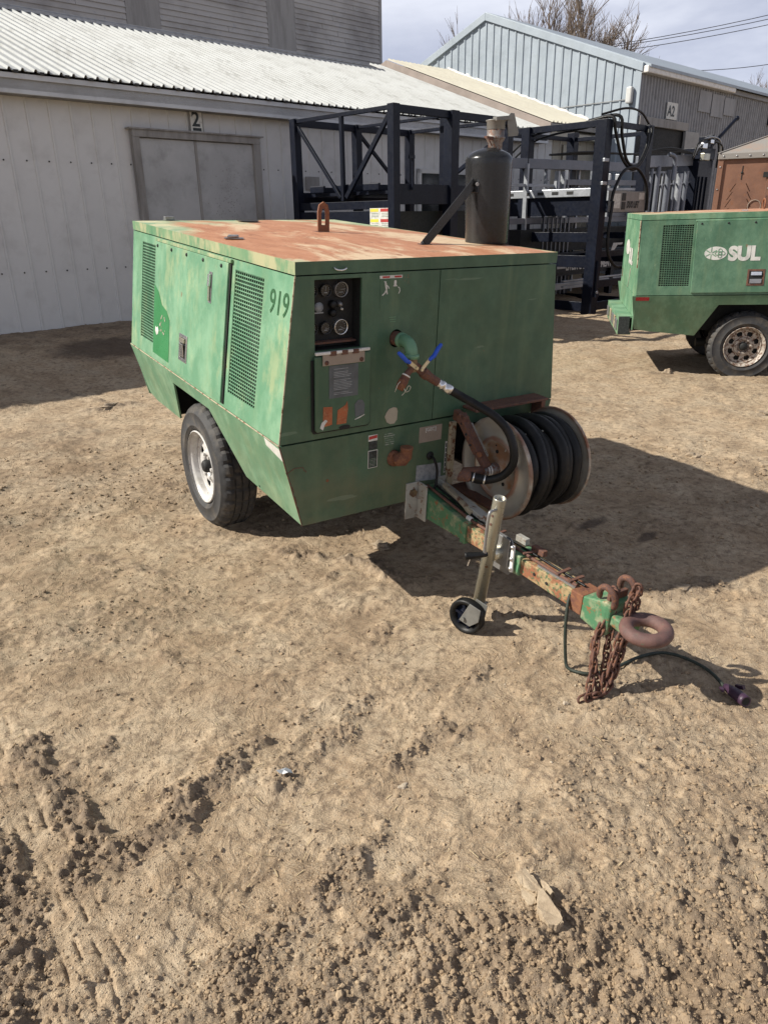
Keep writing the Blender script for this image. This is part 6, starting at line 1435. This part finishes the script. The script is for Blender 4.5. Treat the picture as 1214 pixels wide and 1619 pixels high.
def gravel(name, m, N, rmin, rmax, size, seed, want_rough, sink=.25, smooth=False, octa=False):
    """thousands of crumbs spread over the soil, one mesh"""
    g = np.random.default_rng(seed); K = N * 8
    rr = np.exp(g.uniform(math.log(rmin), math.log(rmax), K)); th = g.uniform(R_(90 - 46), R_(90 + 46), K)
    x = rr * np.cos(th); y = rr * np.sin(th); ro = rough_at(x.astype(np.float32), y.astype(np.float32)); cl = np.clip(fbm(x, y, .5, 4, 900 + seed) * 4 + .35, .03, 1)
    keep = g.uniform(0, 1, K) < (np.clip(ro * 1.4 + .12, 0, 1) if want_rough else cl * .5); x, y, rr, ro = x[keep][:N], y[keep][:N], rr[keep][:N], ro[keep][:N]
    n = len(x); s = size[0] * (size[1] / size[0]) ** (g.uniform(0, 1, n) ** 3.4) * np.clip(rr / 3.0, 1, 2.2)
    z = height(x.astype(np.float32), y.astype(np.float32)) + s * (1 - sink) * .5 - s * .25
    ph = (1 + 5 ** .5) / 2
    base = np.array([(-1, ph, 0), (1, ph, 0), (-1, -ph, 0), (1, -ph, 0), (0, -1, ph), (0, 1, ph), (0, -1, -ph), (0, 1, -ph), (ph, 0, -1), (ph, 0, 1), (-ph, 0, -1), (-ph, 0, 1)]); base /= np.linalg.norm(base[0])
    fs = np.array([(0, 11, 5), (0, 5, 1), (0, 1, 7), (0, 7, 10), (0, 10, 11), (1, 5, 9), (5, 11, 4), (11, 10, 2), (10, 7, 6), (7, 1, 8), (3, 9, 4), (3, 4, 2), (3, 2, 6), (3, 6, 8), (3, 8, 9), (4, 9, 5), (2, 4, 11), (6, 2, 10), (8, 6, 7), (9, 8, 1)])
    if octa: base = np.array([(1, 0, 0), (0, 1, 0), (-1, 0, 0), (0, -1, 0), (0, 0, 1), (0, 0, -1)], float); fs = np.array([(0, 1, 4), (1, 2, 4), (2, 3, 4), (3, 0, 4), (1, 0, 5), (2, 1, 5), (3, 2, 5), (0, 3, 5)])
    nb, nf = len(base), len(fs)
    v = base[None] * g.uniform(.72, 1.18, (n, nb, 1)) * (g.uniform(.7, 1.35, (n, 1, 3)) * np.array([1, 1, .72])) * (s * .5)[:, None, None]
    a = g.uniform(0, 6.28, n); ca, sa = np.cos(a)[:, None], np.sin(a)[:, None]
    vx = v[:, :, 0] * ca - v[:, :, 1] * sa + x[:, None]; vy = v[:, :, 0] * sa + v[:, :, 1] * ca + y[:, None]; vz = v[:, :, 2] + z[:, None]
    co = np.stack([vx, vy, vz], -1).reshape(-1, 3).astype(np.float32); tri = (fs[None] + (np.arange(n) * nb)[:, None, None]).reshape(-1, 3).astype(np.int32)
    me = bpy.data.meshes.new(name); me.vertices.add(len(co)); me.vertices.foreach_set('co', co.ravel()); me.loops.add(len(tri) * 3); me.loops.foreach_set('vertex_index', tri.ravel())
    me.polygons.add(len(tri)); me.polygons.foreach_set('loop_start', (np.arange(len(tri)) * 3).astype(np.int32)); me.update(calc_edges=True)
    me.polygons.foreach_set('use_smooth', np.full(len(tri), smooth, bool))
    at = me.attributes.new('tone', 'FLOAT', 'FACE'); at.data.foreach_set('value', np.repeat(g.uniform(0, 1, n), nf).astype(np.float32))
    me.materials.append(mat(m)); o = bpy.data.objects.new(name, me); COL.objects.link(o); tag(o, kind='stuff'); return o
def crumb_mat(name, a, b, c, wet):
    t = NT(name); at = t.n('ShaderNodeAttribute'); at.attribute_name = 'tone'; f = at.outputs['Fac']
    col = t.mix(t.ramp(f, 0, .6), a, b); col = t.mix(t.ramp(f, .86, .9), col, c); col = t.mix(t.ramp(t.noise(120, 4), .4, .7, 0, .5), col, wet); t.color(col); t.rough(.92); t.bump(t.noise(350, 4, .7), .5, .003); MATS[name] = t.m
crumb_mat('crumbs', (.24, .172, .110), (.35, .255, .158), (.41, .31, .20), (.20, .145, .095))
crumb_mat('pebbles', (.32, .25, .17), (.41, .32, .22), (.50, .42, .31), (.24, .18, .13))
gravel('soil_crumbs', 'crumbs', 45000, .8, 6, (.003, .016), 1, True)
gravel('soil_grit', 'crumbs', 20000, .9, 10, (.0025, .008), 2, False, octa=True)
gravel('pebbles', 'pebbles', 6000, .8, 9, (.003, .011), 3, False, .45, True)

# straw and stem bits
def straw():
    g = np.random.default_rng(5); mb = MB()
    for i in range(800):
        rr = math.exp(g.uniform(math.log(1.0), math.log(9))); th = R_(90 + g.uniform(-44, 44)); x, y = rr * math.cos(th), rr * math.sin(th); a = g.uniform(0, 3.14); L_ = g.uniform(.008, .035) * min(1.6, max(1, rr / 3))
        z = gh_soft(x, y) + .006; dx, dy = math.cos(a) * L_ / 2, math.sin(a) * L_ / 2
        mb.beam((x - dx, y - dy, z), (x + dx, y + dy, z + g.uniform(-.003, .006)), g.uniform(.0012, .0026), .001)
    tag(mb.obj('straw_bits', 'straw'), kind='stuff')
straw()
def lump(name, label, cat, x, y, size, m, flat_=.5, group=None, seed=0):
    rnd = random.Random(seed); mb = MB(); ms = bmesh.new(); bmesh.ops.create_icosphere(ms, subdivisions=3, radius=1)
    for v in ms.verts:
        c = v.co; nz = .25 * math.sin(c.x * 4.1 + seed) * math.cos(c.y * 3.3 + seed * 2) + .16 * math.sin(c.z * 7 + c.x * 6 + seed) + rnd.uniform(-.07, .07)
        v.co = Vector((c.x * size[0], c.y * size[1], c.z * size[2])) * (1 + nz)
    me = bpy.data.meshes.new(name); ms.to_mesh(me); ms.free(); me.materials.append(mat(m))
    o = bpy.data.objects.new(name, me); COL.objects.link(o); o.location = (x, y, gh_soft(x, y) + size[2] * .25); o.rotation_euler.z = rnd.uniform(0, 3); tag(o, label, cat, group); return o
# broken plate of dried mud in the foreground
def slab():
    O = (.372, 1.372, gh_soft(.372, 1.372) + .010); r = root('mud_slab', 'pale cracked slab of dried mud lying in the right foreground', 'mud slab', Matrix.Translation(O))
    def piece(poly, z, th, tilt, nm='slab_piece'):
        bm = bmesh.new(); n = len(poly); P = []
        for i in range(n):
            a, b = poly[i], poly[(i + 1) % n]
            for k in range(5): t = k / 5; P.append((a[0] + (b[0] - a[0]) * t + random.uniform(-.002, .002), a[1] + (b[1] - a[1]) * t + random.uniform(-.002, .002)))
        up = [(x, y, z + th + tilt[0] * x + tilt[1] * y + random.uniform(-.001, .001)) for x, y in P]; lo = [(x * .97, y * .97, z - .01) for x, y in P]
        m = len(P); vs = up + lo; fs = [tuple(range(m)), tuple(range(m, 2 * m))[::-1]] + [(i, m + i, m + (i + 1) % m, (i + 1) % m) for i in range(m)]
        o = MB().add(vs, fs).obj(nm, 'pale_slab', r, .0015); return o
    piece([(-.040, .070), (-.010, .088), (.004, .062), (.020, .020), (.006, .012), (-.018, .022), (-.032, .040)], .004, .010, (.02, .03))
    piece([(.006, .010), (.021, .018), (.048, -.055), (.050, -.085), (.036, -.094), (.012, -.090), (-.004, -.040), (.000, -.02)], .006, .016, (.05, -.03))
    piece([(-.030, .037), (-.018, .021), (.004, .011), (-.003, -.018), (-.020, -.020), (-.036, .010)], .001, .008, (0, 0))
    piece([(.024, .052), (.040, .030), (.048, .008), (.040, .004), (.026, .024)], .0, .010, (.2, 0))
slab()
lump('stone', 'pale flat stone right of centre below the drawbar jack', 'stone', .045, 1.80, (.018, .011, .007), 'pale_stone', seed=1)
lump('stone', 'small cream stone touching the left end of the chain pile', 'stone', .645, 2.205, (.014, .011, .009), 'pale_stone', seed=3)
lump('mud_clod', 'large dry mud clod at the edge of the shadow beyond the tow ring', 'clod', 1.40, 3.08, (.065, .035, .022), 'muck', seed=4)
lump('mud_clod', 'dark clod sticking up behind the second machine shadow, left of its wheel', 'clod', 3.15, 8.08, (.06, .05, .05), 'muck', seed=5)
lump('mud_clod', 'lumpy clod on the bright ground right of the hose reel shadow edge', 'clod', 2.25, 5.08, (.06, .04, .03), 'muck', seed=6)
lump('mud_clod', 'brown clod near the right edge above the long shadow', 'clod', 2.66, 4.86, (.05, .045, .028), 'muck', seed=8)
lump('mud_clod', 'crumbled clod row on the left ground behind the wheel', 'clod', -2.60, 6.88, (.12, .05, .03), 'muck', seed=9)
lump('mud_clod', 'low clod under the front edge of the compressor beside the drawbar bracket', 'clod', -.02, 3.62, (.07, .04, .024), 'muck', seed=10)
lump('mud_clod', 'small round clod in front of the compressor corner', 'clod', -.20, 3.46, (.04, .03, .02), 'muck', seed=12)
lump('mud_clod', 'flat clod plate at the right edge of the yard between shadow and second machine', 'clod', 3.36, 6.28, (.12, .05, .03), 'muck', seed=13)
def scrap():
    x, y = -.325, 1.842; mb = MB(); P = [(-.026, .000), (-.016, .012), (.004, .013), (.020, .008), (.028, -.003), (.014, -.010), (-.008, -.009)]
    mb.add([(a, b, .010 + .006 * math.sin(a * 160)) for a, b in P] + [(0, 0, .015)], [(i, (i + 1) % 7, 7) for i in range(7)])
    o = mb.obj('plastic_scrap', 'decal_silver'); o.location = (x, y, gh(x, y)); tag(o, 'crumpled clear plastic scrap beside the churned soil ridge', 'scrap')
scrap()
